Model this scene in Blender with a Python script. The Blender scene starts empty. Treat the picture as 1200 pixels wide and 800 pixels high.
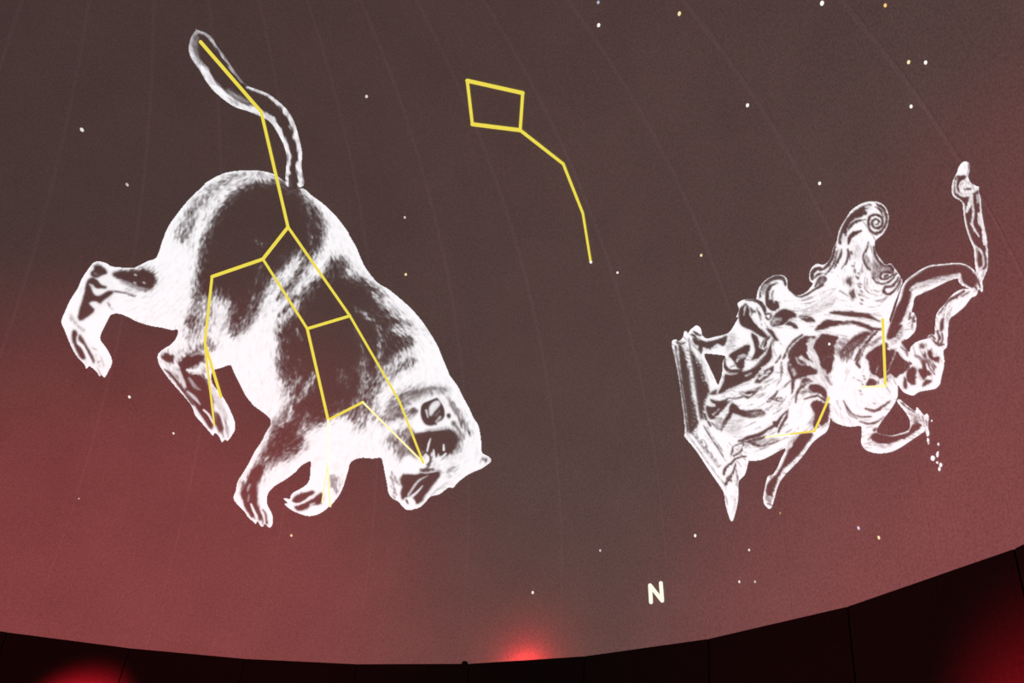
import bpy, math
import numpy as np
from mathutils import Matrix, Vector

# ------------------------------------------------------------------ camera, world, lights
R = 6.0                      # dome radius (m)
RIM = 3.1                    # height of the dome's spring line above the floor
CAM = np.array([0.57993, -0.40294, -0.24816]) * R + np.array([0, 0, RIM])
YAW, PIT, ROLL, FPX = 0.000769, 0.566998, 0.1224885, 991.557
CEN = np.array([0.0, 0.0, RIM])

def cam_axes():
    cy, sy = math.cos(YAW), math.sin(YAW); cp, sp = math.cos(PIT), math.sin(PIT)
    f = np.array([sy*cp, cy*cp, sp]); r = np.array([cy, -sy, 0.0]); u = np.cross(r, f)
    c, s = math.cos(ROLL), math.sin(ROLL)
    return r*c + u*s, u*c - r*s, f
AX_R, AX_U, AX_F = cam_axes()

sc = bpy.context.scene
col = sc.collection
cd = bpy.data.cameras.new('camera'); cam = bpy.data.objects.new('camera', cd); col.objects.link(cam)
cd.sensor_fit = 'HORIZONTAL'; cd.sensor_width = 36.0; cd.lens = FPX / 1200.0 * 36.0
cd.clip_start = 0.05; cd.clip_end = 100
m = Matrix((AX_R, AX_U, -AX_F)).transposed().to_4x4(); m.translation = Vector(CAM)
cam.matrix_world = m
sc.camera = cam

w = bpy.data.worlds.new('world'); sc.world = w; w.use_nodes = True
w.node_tree.nodes['Background'].inputs[0].default_value = (0, 0, 0, 1)
w.node_tree.nodes['Background'].inputs[1].default_value = 0.0
sc.view_settings.view_transform = 'Standard'; sc.view_settings.look = 'None'
sc.view_settings.exposure = 0.0; sc.view_settings.gamma = 1.0
sc.view_settings.use_curve_mapping = False

def polar(az, rho, z):
    a = math.radians(az)
    return Vector((math.sin(a)*rho*R, math.cos(a)*rho*R, RIM + z*R))
def lamp(name, kind, loc, energy, color, size=0.05, target=None, cone=None, blend=1.0):
    l = bpy.data.lights.new(name, kind); l.energy = energy; l.color = color
    l.shadow_soft_size = size
    o = bpy.data.objects.new(name, l); col.objects.link(o); o.location = loc
    if target is not None:
        o.rotation_euler = (Vector(target) - Vector(loc)).to_track_quat('-Z', 'Y').to_euler()
    if cone: l.spot_size = math.radians(cone); l.spot_blend = blend
    return o
RED = (1.0, 0.022, 0.05)
# the projector fills the dome with a dim brownish grey sky
lamp('projector_light', 'POINT', polar(60, 0.22, -0.10), 175, (1.0, 0.595, 0.54), 0.15)
# red floodlights low on the far side of the room wash the lower dome
lamp('red_flood', 'SPOT', polar(172, 0.80, -0.30), 1850, RED, 0.3, polar(-2, 0.995, -0.11), 50, 1.0)
lamp('red_flood', 'SPOT', polar(262, 0.80, -0.30), 1650, (1.0, 0.035, 0.085), 0.3, polar(80, 0.99, -0.23), 42, 1.0)
# red wall washers below the frame, and one cove lamp tucked behind the rim
lamp('wall_washer', 'SPOT', polar(1.2, 0.872, -0.165), 3600, RED, 0.04, polar(1.2, 0.976, -0.148), 92, 1.0)
lamp('wall_washer', 'SPOT', polar(80.0, 0.855, -0.186), 620, RED, 0.04, polar(80.0, 0.976, -0.167), 96, 1.0)
lamp('cove_lamp', 'POINT', polar(40.5, 0.987, -0.021), 8.0, (1.0, 0.035, 0.03), 0.02)

# ------------------------------------------------------------------ helpers
def tag(o, label=None, cat=None, group=None, kind=None):
    if label: o['label'] = label
    if cat: o['category'] = cat
    if group: o['group'] = group
    if kind: o['kind'] = kind
    return o
def empty(name, loc=(0, 0, 0)):
    o = bpy.data.objects.new(name, None); col.objects.link(o); o.location = loc; o.empty_display_size = 0.1
    return o
def mesh_obj(name, verts, faces, mat, parent=None, smooth=False):
    me = bpy.data.meshes.new(name); me.from_pydata([tuple(v) for v in verts], [], faces); me.update()
    me.materials.append(mat)
    if smooth: me.polygons.foreach_set('use_smooth', [True]*len(me.polygons))
    o = bpy.data.objects.new(name, me); col.objects.link(o)
    if parent is not None:
        o.parent = parent; o.matrix_parent_inverse = Matrix.Translation(-parent.location)
    return o
def on_dome(px, inset):
    """image pixels (N,2) -> points on the dome's inner face, `inset` metres in front of it"""
    px = np.asarray(px, float)
    d = (px[:, :1]-600)/FPX*AX_R - (px[:, 1:]-400)/FPX*AX_U + AX_F
    d /= np.linalg.norm(d, axis=1)[:, None]
    o = CAM - CEN; r = R - inset
    b = d @ o; c = o @ o - r*r
    t = -b + np.sqrt(b*b - c)
    return CEN + o + t[:, None]*d

# ------------------------------------------------------------------ materials
def new_mat(name):
    mt = bpy.data.materials.new(name); mt.use_nodes = True
    nt = mt.node_tree; return mt, nt, nt.nodes['Principled BSDF']
def paint(name, base, rough=0.9, grain=0.17, scale=75.0, glow=False, tint=(1, 1, 1), strength=1.0, mottle=0.05):
    mt, nt, b = new_mat(name); N = nt.nodes; L = nt.links
    tc = N.new('ShaderNodeNewGeometry')
    nz = N.new('ShaderNodeTexNoise'); nz.inputs['Scale'].default_value = scale; nz.inputs['Detail'].default_value = 2
    n2 = N.new('ShaderNodeTexNoise'); n2.inputs['Scale'].default_value = 1.7; n2.inputs['Detail'].default_value = 3
    L.new(tc.outputs['Position'], nz.inputs['Vector']); L.new(tc.outputs['Position'], n2.inputs['Vector'])
    mr = N.new('ShaderNodeMapRange'); mr.inputs['From Min'].default_value = .3; mr.inputs['From Max'].default_value = .7
    mr.inputs['To Min'].default_value = 1-grain; mr.inputs['To Max'].default_value = 1+grain
    m2 = N.new('ShaderNodeMapRange'); m2.inputs['From Min'].default_value = .3; m2.inputs['From Max'].default_value = .7
    m2.inputs['To Min'].default_value = 1-mottle; m2.inputs['To Max'].default_value = 1+mottle
    L.new(nz.outputs['Fac'], mr.inputs['Value']); L.new(n2.outputs['Fac'], m2.inputs['Value'])
    mu = N.new('ShaderNodeMath'); mu.operation = 'MULTIPLY'
    L.new(mr.outputs[0], mu.inputs[0]); L.new(m2.outputs[0], mu.inputs[1])
    vm = N.new('ShaderNodeVectorMath'); vm.operation = 'SCALE'; vm.inputs[0].default_value = base
    L.new(mu.outputs[0], vm.inputs['Scale']); L.new(vm.outputs[0], b.inputs['Base Color'])
    b.inputs['Roughness'].default_value = rough
    b.inputs['Specular IOR Level'].default_value = 0.1
    if glow:
        at = N.new('ShaderNodeAttribute'); at.attribute_name = 'tone'
        v2 = N.new('ShaderNodeVectorMath'); v2.operation = 'SCALE'; v2.inputs[0].default_value = tint
        L.new(at.outputs['Fac'], v2.inputs['Scale'])
        L.new(v2.outputs[0], b.inputs['Emission Color']); b.inputs['Emission Strength'].default_value = strength
    return mt
def light_mat(name, color, strength):
    mt, nt, b = new_mat(name)
    b.inputs['Base Color'].default_value = (.35, .35, .35, 1); b.inputs['Roughness'].default_value = 1
    b.inputs['Emission Color'].default_value = (*color, 1); b.inputs['Emission Strength'].default_value = strength
    return mt
DOME = (0.40, 0.40, 0.40)
M_dome = paint('dome_screen_paint', DOME)
M_seam = paint('dome_seam_paint', (0.442, 0.446, 0.462))
M_art = paint('projected_drawing', DOME, glow=True, tint=(.97, .97, 1.0), strength=0.95)
M_wall = paint('dark_wall_fabric', (0.009, 0.005, 0.0055), rough=.95, grain=.2, scale=60)
M_floor = paint('dark_carpet', (0.012, 0.010, 0.010), rough=1, grain=.3, scale=40)
M_line = light_mat('projected_yellow_line', (0.86, 0.73, 0.055), 0.93)
M_pale = light_mat('projected_pale_line', (1.0, 0.93, 0.42), 0.98)
M_faint = light_mat('projected_faint_line', (1.0, 0.98, 0.70), 0.98)
M_letter = light_mat('projected_letter_light', (1.0, 1.0, 0.80), 1.0)
M_black = paint('black_plastic', (0.006, 0.005, 0.005), rough=.6)

# ------------------------------------------------------------------ the dome: 36 gores with lapped seams
seams = [-17.4, -6.3, 4.3, 14.4, 24.0, 34.1, 43.6, 53.4, 63.5, 73.8]
nrest = 27
seams += [73.8 + (342.6-73.8)*k/nrest for k in range(1, nrest)]
ceiling = tag(empty('ceiling', tuple(CEN)), 'grey projection dome built of tapering metal gores', 'dome', kind='structure')
ES = np.radians(np.concatenate([np.arange(-5, 86, 1.4), [88.5]]))
def sph(az, el, r): return CEN + r*np.array([math.cos(el)*math.sin(az), math.cos(el)*math.cos(az), math.sin(el)])
n = len(seams)
for i in range(n):
    a0 = math.radians(seams[i]); a1 = math.radians(seams[(i+1) % n] + (360 if i == n-1 else 0))
    K = 8; ne = len(ES); W = K+1
    def grid(r):
        out = []
        for el in ES:
            g = 0.0005/R/max(math.cos(el), .05)
            for k in range(W): out.append(sph(a0+g+(a1-a0-2*g)*k/K, el, r))
        return out
    inner, outer = grid(R), grid(R+0.02); off = ne*W
    vs = inner + outer; fs = []
    for e in range(ne-1):
        for k in range(K):
            a = e*W+k; fs.append((a, a+1, a+W+1, a+W)); fs.append((off+a, off+a+W, off+a+W+1, off+a+1))
    for k in (0, K):                                        # edge faces keep vertices of their own, so the face shades as a true sphere
        b0 = len(vs); vs += [inner[e*W+k] for e in range(ne)] + [outer[e*W+k] for e in range(ne)]
        fs += [(b0+e, b0+e+1, b0+ne+e+1, b0+ne+e) for e in range(ne-1)]
    for e in (0, ne-1):
        b0 = len(vs); vs += inner[e*W:e*W+W] + outer[e*W:e*W+W]
        fs += [(b0+k, b0+k+1, b0+W+k+1, b0+W+k) for k in range(K)]
    mesh_obj('panel', vs, fs, M_dome, ceiling, True)
    vs = []; fs = []
    for el in ES:
        h = (0.004 + 0.014*min(1.0, max(0.0, (math.degrees(el)-4)/22)))/R/max(math.cos(el), .12)   # the lap narrows towards the rim
        for (da, dr) in ((-h, .0012), (0, .0013), (h, .0012)): vs.append(sph(a0+da, el, R-dr))
    for e in range(ne-1):
        for k in range(2):
            a = e*3+k; fs.append((a, a+1, a+4, a+3))
    mesh_obj('seam_strip', vs, fs, M_seam, ceiling, True)

# ------------------------------------------------------------------ wall ring of flat dark panels, floor
RW, ZT = 0.976, -0.0065
wall = tag(empty('wall_round', (0, 0, 0)), 'round dark wall of flat panels under the dome', 'wall', kind='structure')
NP = 33; st = 360.0/NP
for k in range(NP):
    a0, a1 = math.radians(3.5+st*k), math.radians(3.5+st*(k+1))
    g = 0.005/(RW*R)
    top = RIM + ZT*R
    vs = []
    for r in (RW*R, RW*R+0.03):
        for (a, z) in ((a0+g, 0.0), (a1-g, 0.0), (a1-g, top), (a0+g, top)):
            vs.append((math.sin(a)*r, math.cos(a)*r, z))
    fs = [(0, 1, 2, 3), (7, 6, 5, 4), (0, 4, 5, 1), (1, 5, 6, 2), (2, 6, 7, 3), (3, 7, 4, 0)]
    mesh_obj('wall_panel', vs, fs, M_wall, wall)
# solid backing ring behind the panel joints
vs = []; fs = []
for k in range(NP):
    a = math.radians(3.5+st*k); r = RW*R+0.032
    vs += [(math.sin(a)*r, math.cos(a)*r, 0.0), (math.sin(a)*r, math.cos(a)*r, RIM+ZT*R-0.01)]
for k in range(NP):
    a, b = 2*k, 2*((k+1) % NP); fs.append((a, b, b+1, a+1))
mesh_obj('wall_backing', vs, fs, M_wall, wall)
# outer shell of the cove gap behind the wall, so no light leaks in under the dome
vs = []; fs = []; N_ = 72
for k in range(N_):
    a = 2*math.pi*k/N_; r = R*1.004
    vs += [(math.sin(a)*r, math.cos(a)*r, 0.0), (math.sin(a)*r, math.cos(a)*r, RIM-0.3)]
for k in range(N_):
    a, b = 2*k, 2*((k+1) % N_); fs.append((a, b, b+1, a+1))
mesh_obj('cove_shell', vs, fs, M_wall, wall)
vs = [(math.sin(2*math.pi*k/N_)*R*1.01, math.cos(2*math.pi*k/N_)*R*1.01, z) for z in (0, -.05) for k in range(N_)]
fs = [tuple(range(N_))[::-1], tuple(range(N_, 2*N_))] + [(k, (k+1) % N_, N_+(k+1) % N_, N_+k) for k in range(N_)]
tag(mesh_obj('floor', vs, fs, M_floor), 'dark carpeted floor under the dome', 'floor', kind='structure')

# ------------------------------------------------------------------ drawing engine: tones on a fine grid lying on the dome
rng = np.random.default_rng(7)
def crop(ox, oy, s):
    def f(*p):
        a = np.array(p, float).reshape(-1, 2)
        return a/s + np.array([ox, oy])
    return f
def spline(P, closed=True, n=4):
    P = np.asarray(P, float)
    if len(P) < 3: return P
    if closed: Q = np.vstack([P[-1], P, P[:2]])
    else: Q = np.vstack([2*P[0]-P[1], P, 2*P[-1]-P[-2]])
    out = []
    t = (np.arange(n)/n)[:, None]
    for i in range(len(Q)-3):
        a, b, c, d = Q[i:i+4]
        out.append(.5*((2*b)+(c-a)*t+(2*a-5*b+4*c-d)*t*t+(3*b-a-3*c+d)*t**3))
    if not closed: out.append(P[-1:])
    return np.vstack(out)
def blur1(A, k):
    if len(k) == 1: return A
    r = len(k)//2
    B = np.pad(A, ((r, r), (0, 0)), mode='edge'); A2 = sum(k[i]*B[i:i+A.shape[0]] for i in range(len(k)))
    B = np.pad(A2, ((0, 0), (r, r)), mode='edge'); return sum(k[i]*B[:, i:i+A.shape[1]] for i in range(len(k)))
def gauss(A, s):
    if s < .15: return A
    r = max(1, int(math.ceil(2.5*s))); x = np.arange(-r, r+1); k = np.exp(-.5*(x/s)**2); k /= k.sum()
    return blur1(A, k)
class Art:
    def __init__(s, x0, y0, x1, y1, step):
        s.x0, s.y0, s.st = x0, y0, step
        s.w = int((x1-x0)/step); s.h = int((y1-y0)/step)
        s.X, s.Y = np.meshgrid(x0+step*(np.arange(s.w)+.5), y0+step*(np.arange(s.h)+.5))
        s.M = np.zeros((s.h, s.w), bool); s.V = np.zeros((s.h, s.w))
    def box(s, P, pad):
        i0 = max(0, int((P[:, 0].min()-pad-s.x0)/s.st)); i1 = min(s.w, int((P[:, 0].max()+pad-s.x0)/s.st)+2)
        j0 = max(0, int((P[:, 1].min()-pad-s.y0)/s.st)); j1 = min(s.h, int((P[:, 1].max()+pad-s.y0)/s.st)+2)
        return slice(j0, max(j0, j1)), slice(i0, max(i0, i1))
    def inside(s, P, sl):
        x, y = s.X[sl], s.Y[sl]; c = np.zeros(x.shape, bool)
        for (xa, ya), (xb, yb) in zip(P, np.roll(P, -1, 0)):
            if ya == yb: continue
            t = ((ya > y) != (yb > y)) & (x < (xb-xa)*(y-ya)/(yb-ya)+xa)
            c ^= t
        return c
    def sil(s, P, add=True, n=4):
        P = spline(P, True, n) if n > 1 else np.asarray(P, float)
        sl = s.box(P, 2); c = s.inside(P, sl)
        if add: s.M[sl] |= c
        else: s.M[sl] &= ~c
    def fill(s, P, v=0.0, soft=.7, op=1.0, n=4):
        P = spline(P, True, n) if n > 1 else np.asarray(P, float)
        sl = s.box(P, 3*soft+2); a = gauss(s.inside(P, sl).astype(float), soft/s.st)*op
        s.V[sl] = s.V[sl]*(1-a)+v*a
    def line(s, P, w, v=1.0, soft=.6, op=1.0, n=5, clip=False):
        P = np.asarray(P, float); w = np.atleast_1d(np.asarray(w, float))
        if len(w) == 1: w = np.repeat(w, len(P))
        elif len(w) != len(P): w = np.interp(np.linspace(0, 1, len(P)), np.linspace(0, 1, len(w)), w)
        if len(P) > 2:
            Q = spline(P, False, n); w = np.interp(np.linspace(0, len(P)-1, len(Q)), np.arange(len(P)), w); P = Q
        sl = s.box(P, w.max()/2+2*soft+1); x, y = s.X[sl], s.Y[sl]
        if x.size == 0: return
        best = np.full(x.shape, -1e9)
        for i in range(len(P)-1):
            a, b = P[i], P[i+1]; d = b-a; L = d@d+1e-9
            t = np.clip(((x-a[0])*d[0]+(y-a[1])*d[1])/L, 0, 1)
            q = (w[i]+(w[i+1]-w[i])*t)/2 - np.hypot(x-a[0]-t*d[0], y-a[1]-t*d[1])
            best = np.maximum(best, q)
        al = np.clip(best/(soft+1e-6)*.5+.5, 0, 1)*op
        s.V[sl] = s.V[sl]*(1-al)+v*al
    def samp(s, A, x, y):
        i = np.clip((x-s.x0)/s.st-.5, 0, s.w-1.001); j = np.clip((y-s.y0)/s.st-.5, 0, s.h-1.001)
        i0 = i.astype(int); j0 = j.astype(int); fx = i-i0; fy = j-j0
        return (A[j0, i0]*(1-fx)+A[j0, i0+1]*fx)*(1-fy)+(A[j0+1, i0]*(1-fx)+A[j0+1, i0+1]*fx)*fy
    def flow(s, ctl):
        """fur direction from control arrows (x, y, dx, dy)"""
        U = np.zeros(s.X.shape); W = np.zeros(s.X.shape)
        for (x, y, dx, dy) in ctl:
            L = math.hypot(dx, dy); k = 1/((s.X-x)**2+(s.Y-y)**2+120)**1.5
            U += k*dx/L; W += k*dy/L
        q = np.hypot(U, W)+1e-9
        return U/q, W/q
    def lic(s, U, W, length, seed, grain=1.0):
        nz = np.random.default_rng(seed).standard_normal(s.X.shape); nz = gauss(nz, grain/s.st*.5)
        acc = np.zeros(s.X.shape); px, py = s.X.copy(), s.Y.copy(); qx, qy = px.copy(), py.copy()
        k = max(2, int(length/1.0))
        for i in range(k):
            acc += s.samp(nz, px, py)+s.samp(nz, qx, qy)
            px += U; py += W; qx -= U; qy -= W
        acc -= acc.mean(); return acc/acc.std()
    def rim(s, width, v=1.0):
        Mf = s.M.astype(float); sg = width/s.st*.75
        b = gauss(Mf, sg)
        a = np.clip((.86-b)/.22, 0, 1)*Mf
        s.V = np.maximum(s.V, a*v)
    def build(s, name, mat, parent=None, mask=None, inset=0.003):
        M = s.M if mask is None else (s.M & mask)
        jj, ii = np.nonzero(M)
        idx = -np.ones((s.h+1, s.w+1), np.int64)
        for dj in (0, 1):
            for di in (0, 1): idx[jj+dj, ii+di] = 0
        vj, vi = np.nonzero(idx == 0); idx[vj, vi] = np.arange(len(vj))
        px = np.stack([s.x0+s.st*vi, s.y0+s.st*vj], 1)
        co = on_dome(px, inset)
        F = np.stack([idx[jj, ii], idx[jj+1, ii], idx[jj+1, ii+1], idx[jj, ii+1]], 1)
        me = bpy.data.meshes.new(name)
        me.vertices.add(len(co)); me.vertices.foreach_set('co', co.ravel())
        me.loops.add(F.size); me.loops.foreach_set('vertex_index', F.ravel())
        me.polygons.add(len(F)); me.polygons.foreach_set('loop_start', np.arange(len(F))*4)
        try: me.polygons.foreach_set('loop_total', np.full(len(F), 4))
        except Exception: pass
        at = me.attributes.new('tone', 'FLOAT', 'POINT')
        tv = s.samp(s.V, px[:, 0], px[:, 1])
        lin = np.where(tv <= .04045, tv/12.92, ((np.clip(tv, 0, 1)+.055)/1.055)**2.4)
        at.data.foreach_set('value', lin.astype(np.float32))
        me.update(calc_edges=True); me.validate()
        me.materials.append(mat)
        o = bpy.data.objects.new(name, me); col.objects.link(o)
        if parent is not None:
            o.parent = parent; o.matrix_parent_inverse = Matrix.Translation(-parent.location)
        return o

# ------------------------------------------------------------------ the projected bear
B = Art(60, 25, 585, 628, 0.75)
b1 = crop(200, 20, 4); b2 = crop(50, 190, 4); b3 = crop(50, 350, 4); b4 = crop(220, 180, 4)
b5 = crop(220, 340, 4); b6 = crop(380, 250, 4); b7 = crop(400, 420, 4); b8 = crop(240, 440, 4)
tail_l = b1(120,60, 95,100, 85,155, 105,205, 140,255, 180,320, 235,375, 300,420, 360,440, 420,465, 465,490, 500,540, 530,600, 545,660, 540,720, 545,790)
tail_r = b1(120,60, 165,75, 195,100, 215,135, 250,180, 290,240, 335,300, 365,325, 415,343, 465,365, 515,405, 553,445, 582,500, 602,570, 616,640, 612,700, 622,790)
bear_out = np.vstack([
    b4(545,165, 580,195, 640,240, 700,300, 760,380),
    b6(110,90, 150,160, 175,220, 200,265, 250,325, 300,355, 350,395, 400,440, 450,495, 495,560, 530,620, 555,680, 580,740),
    b7(505,75, 545,130, 570,180, 600,235, 620,280, 640,310, 650,350, 656,400, 660,440, 690,460, 702,478, 680,500, 650,518, 600,540, 545,580, 525,605,
       500,605, 460,635, 420,645, 400,665, 370,695, 340,705, 310,710, 285,690, 265,668, 240,655, 222,630, 215,590, 205,540, 195,490, 185,465, 145,468, 90,465),
    b8(685,405, 670,450, 655,500, 640,540, 615,580, 580,615, 540,645, 490,658, 440,645, 400,625, 375,602, 388,596, 368,575, 398,577, 405,560, 420,545, 465,520, 490,490, 495,440,
       495,402, 455,420, 420,455, 380,485, 330,515, 300,545, 290,580, 295,610, 315,650, 318,690, 305,712, 280,695, 275,705, 262,705, 248,682, 238,695, 230,685, 205,665, 185,635, 155,605, 135,575, 145,540,
       155,495, 180,455, 210,405, 235,355, 265,310, 285,270, 300,245, 310,225, 305,200),
    b5(350,570, 310,540, 270,490, 240,430, 215,380, 200,350, 160,362, 120,375, 110,400, 115,435, 140,470, 165,500, 195,555, 218,610, 222,650, 212,670, 200,690, 185,705, 175,700, 160,712, 150,690, 130,668, 117,680, 104,664),
    b3(780,620, 745,580, 715,545, 700,505, 670,465, 635,425, 600,385, 570,345, 545,305, 540,265, 560,240, 600,215, 625,185, 635,147, 600,145, 560,135, 500,125, 440,105, 400,85, 360,70, 320,75, 300,110, 275,160, 270,190,
       290,220, 315,260, 325,300, 305,345, 290,367, 275,357, 266,363, 255,345, 220,315, 205,328, 195,305, 165,275, 140,235, 120,190, 100,140),
    b2(88,745, 105,700, 130,645, 165,590, 185,545, 215,500, 240,470, 270,466, 300,475, 330,490, 420,495, 450,485, 490,465, 530,450, 545,420, 565,360, 590,300, 640,230, 690,170, 760,105),
    b4(80,140, 140,105, 200,85, 290,78, 350,82, 400,95, 440,120, 490,160)])
B.sil(bear_out)
B.sil(np.vstack([tail_l, tail_r[::-1]]))
B.V[:] = 1.0
def Bd(P, v=0.0, soft=1.6, op=1.0): B.fill(P, v, soft, op)
# grey half-shade along the rump and thigh
Bd(b4(400,100, 300,88, 200,105, 110,150, 40,215, -20,290, -60,390, -10,420, 15,380, 45,300, 95,230, 160,175, 240,125, 330,112), .62, 2)
B.line(b4(430,128, 330,104, 240,120, 160,175, 95,235, 48,320, 10,430), [3, 3.5, 4.5, 5, 5, 5, 3], .97, 1.5)
Bd(b4(440,130, 330,128, 250,160, 190,205, 140,270, 105,330, 85,410, 70,500, 60,600, 55,680, 90,690, 130,640, 150,690, 185,680, 215,720, 200,800, 230,830, 290,790, 330,690, 360,640,
      400,585, 460,530, 500,478, 525,455, 540,500, 500,570, 440,650, 425,700, 470,650, 520,590, 560,520, 620,440, 640,370, 630,300, 600,255, 550,215, 520,180, 480,168), 0, 2.2)
Bd(b4(480,170, 500,100, 515,140, 530,185), 0, 1.2)
B.line(b4(350,490, 330,570, 300,680, 290,720), [1, 2, 3, 1], .38, 2)          # faint fold
B.line(b4(305,405, 340,420, 365,425), [1, 2, 1], .6, .8)
B.line(b4(560,330, 580,400, 570,440), [1, 2, 1], .5, .8); B.line(b4(555,250, 575,300), 2, .5, .8)
# dark strip and grey patch behind the thigh line
Bd(b2(760,330, 740,420, 725,520, 715,600, 705,690, 690,745, 705,785, 725,760, 730,690, 745,600, 790,560, 800,480, 800,400), 0, 2.4)
Bd(b5(60,30, 120,60, 130,150, 70,200, -20,240, 20,150), .62, 3, .7)
Bd(b5(-5,130, 20,120, 35,150, 25,175, 0,170), .1, 1.5)
# patch under the first white band, with streaks
Bd(b5(205,80, 240,60, 300,0, 330,-40, 370,-60, 340,60, 290,160, 240,205, 210,220, 195,180), 0.02, 2)
B.line(b5(185,60, 175,120, 150,210), [5, 8, 6], .93, 2)
B.line(b5(285,110, 265,160, 240,200), [2, 3, 1], .7, 1); B.line(b5(250,130, 235,180), 2, .6, 1)
B.line(b5(310,20, 290,80), 2.5, .55, 1.2)
# dark creases between the diagonal white bands
B.line(b4(540,520, 500,590, 450,650, 420,690), [5, 5, 4, 2], .03, 1.2)
B.line(b4(520,660, 480,700, 450,745, 425,760), [2, 4, 4, 1], .05, 1.2)
B.line(b5(530,30, 490,60, 450,110), [3, 3, 1], .08, 1.2)
# big dark flank
Bd(np.vstack([b6(10,275, 25,230, 55,213, 100,208, 112,245, 105,300, 165,300, 225,335, 285,385, 235,385, 250,410, 300,455, 355,500, 420,528, 330,530, 315,555, 400,585, 405,610, 370,640, 320,680, 285,715, 255,770),
    b7(135,130, 120,190, 90,250, 40,300, 60,230, 20,270),
    b5(700,580, 640,620, 590,630, 560,640, 530,690), b8(460,290, 455,330, 420,370, 350,400, 285,432, 250,500, 240,560, 250,620, 238,660, 215,620, 200,580, 180,540, 195,500, 215,465, 265,375, 300,300, 325,225, 370,165),
    b5(470,540, 510,500, 470,480, 450,500, 455,450, 430,400, 427,340, 430,280, 427,210, 450,150, 500,110, 530,60, 530,20, 560,-30), b4(560,660, 590,600, 640,575)]), 0, 2.0)
Bd(b6(40,215, 90,208, 110,240, 80,290, 40,260), .0, 2)
B.line(b6(70,250, 90,300), 3, .45, 2)
B.line(b6(235,385, 290,420, 350,470, 410,510), [5, 9, 9, 3], .9, 1.6)
B.line(b6(325,545, 380,545, 440,555, 500,560), [4, 7, 9, 8], .93, 1.6)
Bd(b6(370,575, 410,585, 420,610, 380,640, 340,640), .03, 1.6)
B.line(b6(280,770, 330,700, 380,650), [7, 9, 8], .93, 1.8)
Bd(b6(340,720, 370,690, 430,680, 400,710, 350,740), .35, 2)
B.line(b6(145,445, 190,475, 240,520, 265,580, 260,650, 250,760), [2, 4, 4, 6, 5, 3], .55, 2.2)
B.line(b6(135,545, 175,620, 190,700, 170,790), [1, 2, 4, 3], .42, 2)
B.line(b6(260,430, 300,490), [1, 4, 2], .5, 1.6)
for k in range(5): B.line(b6(60+12*k, 740+6*k, 62+12*k, 800), 1.2, .28, .8)
for k in range(7): B.line(b5(700+9*k*.5, 380+14*k, 735, 372+14*k), 1.3, .3, .8)
for k in range(5): B.line(b5(690+6*k, 520+14*k, 730, 520+10*k), 1.3, .3, .8)
# flank / elbow whites inside the dark
B.line(b5(590,400, 565,450, 520,515), [4, 7, 3], .9, 1.6)
Bd(b5(535,405, 500,450, 450,500, 425,470, 480,440), .9, 2)
for (x, y) in ((510, 180), (470, 230), (520, 330), (500, 380), (460, 300), (440, 380), (530, 210), (480, 400)):
    B.line(b5(x, y, x+6, y+18), 2.5, .5, 1)
B.line(b5(470,560, 485,580, 440,630), [2, 6, 4], .92, 1.4)
B.line(b8(400,160, 395,190, 350,225), [3, 6, 3], .92, 1.4)
B.line(b8(480,180, 465,220, 435,290), [3, 7, 4], .52, 2)
B.line(b8(285,385, 295,420, 345,402, 385,350), [5, 4, 6, 3], .75, 1.6)
Bd(b8(300,400, 330,395, 340,380, 310,380), .25, 1.2)
B.line(b8(215,510, 205,540, 208,580), [3, 5, 2], .8, 1.4)
B.line(b8(265,440, 225,500, 212,560), 2, .25, 1.5)
# fore paws
B.line(b8(212,600, 225,640, 242,680), [3, 4.5, 3], .95, .8)
B.line(b8(250,620, 262,655, 272,695), [1.5, 2.5, 1.5], .1, .7); B.line(b8(282,640, 292,690), [1, 2.5], .12, .7)
B.line(b8(175,500, 178,560, 205,630, 235,665), [1, 4, 4, 1], .1, 1.2)
Bd(b8(412,590, 420,570, 460,550, 505,543, 510,552, 480,575, 440,592), .02, 1); Bd(b8(425,622, 470,595, 520,575, 550,550, 545,600, 500,600, 470,625), .05, 1.2)
B.line(b8(500,560, 470,590, 450,600), [2, 3, 1], .9, .8)
for k in range(11): B.line(b8(578+3*k, 498+3*k-(k % 3)*14, 640-2*k, 478+7*k), 1.1, .45, .6, .8)
# rear paw
Bd(b2(245,480, 275,484, 305,515, 290,530, 260,530, 240,505), .02, 1.2)
Bd(b2(335,520, 400,510, 480,508, 527,540, 520,572, 490,600, 440,575, 380,560), .0, 1.8)
B.line(b2(420,530, 440,565), 2.5, .6, 1)
Bd(b2(228,518, 255,535, 262,562, 300,583, 268,590, 232,575), .02, 1.0)
Bd(b2(215,560, 235,595, 230,625, 290,622, 330,608, 300,645, 265,660, 215,655, 190,680, 205,620), .02, 1.2)
Bd(b2(190,650, 218,662, 243,692, 200,728, 168,738, 178,700), .05, 1.3)
B.line(b2(340,605, 390,612, 430,630), [2.5, 1.5, 1], .3, .8); B.line(b2(300,660, 330,690), 1.5, .55, .8)
Bd(b3(150,150, 135,185, 158,235, 190,275, 208,282, 185,235, 165,205, 170,170), .05, 1)
B.line(b3(170,205, 200,245, 225,290), [2, 4, 2], .97, .8); B.line(b3(205,215, 225,265, 245,300), [1.5, 2, 1], .2, .8)
B.line(b3(245,265, 265,320), 1.5, .55, .8); B.line(b3(130,80, 165,130, 190,150), 3, .72, 2)
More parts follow.
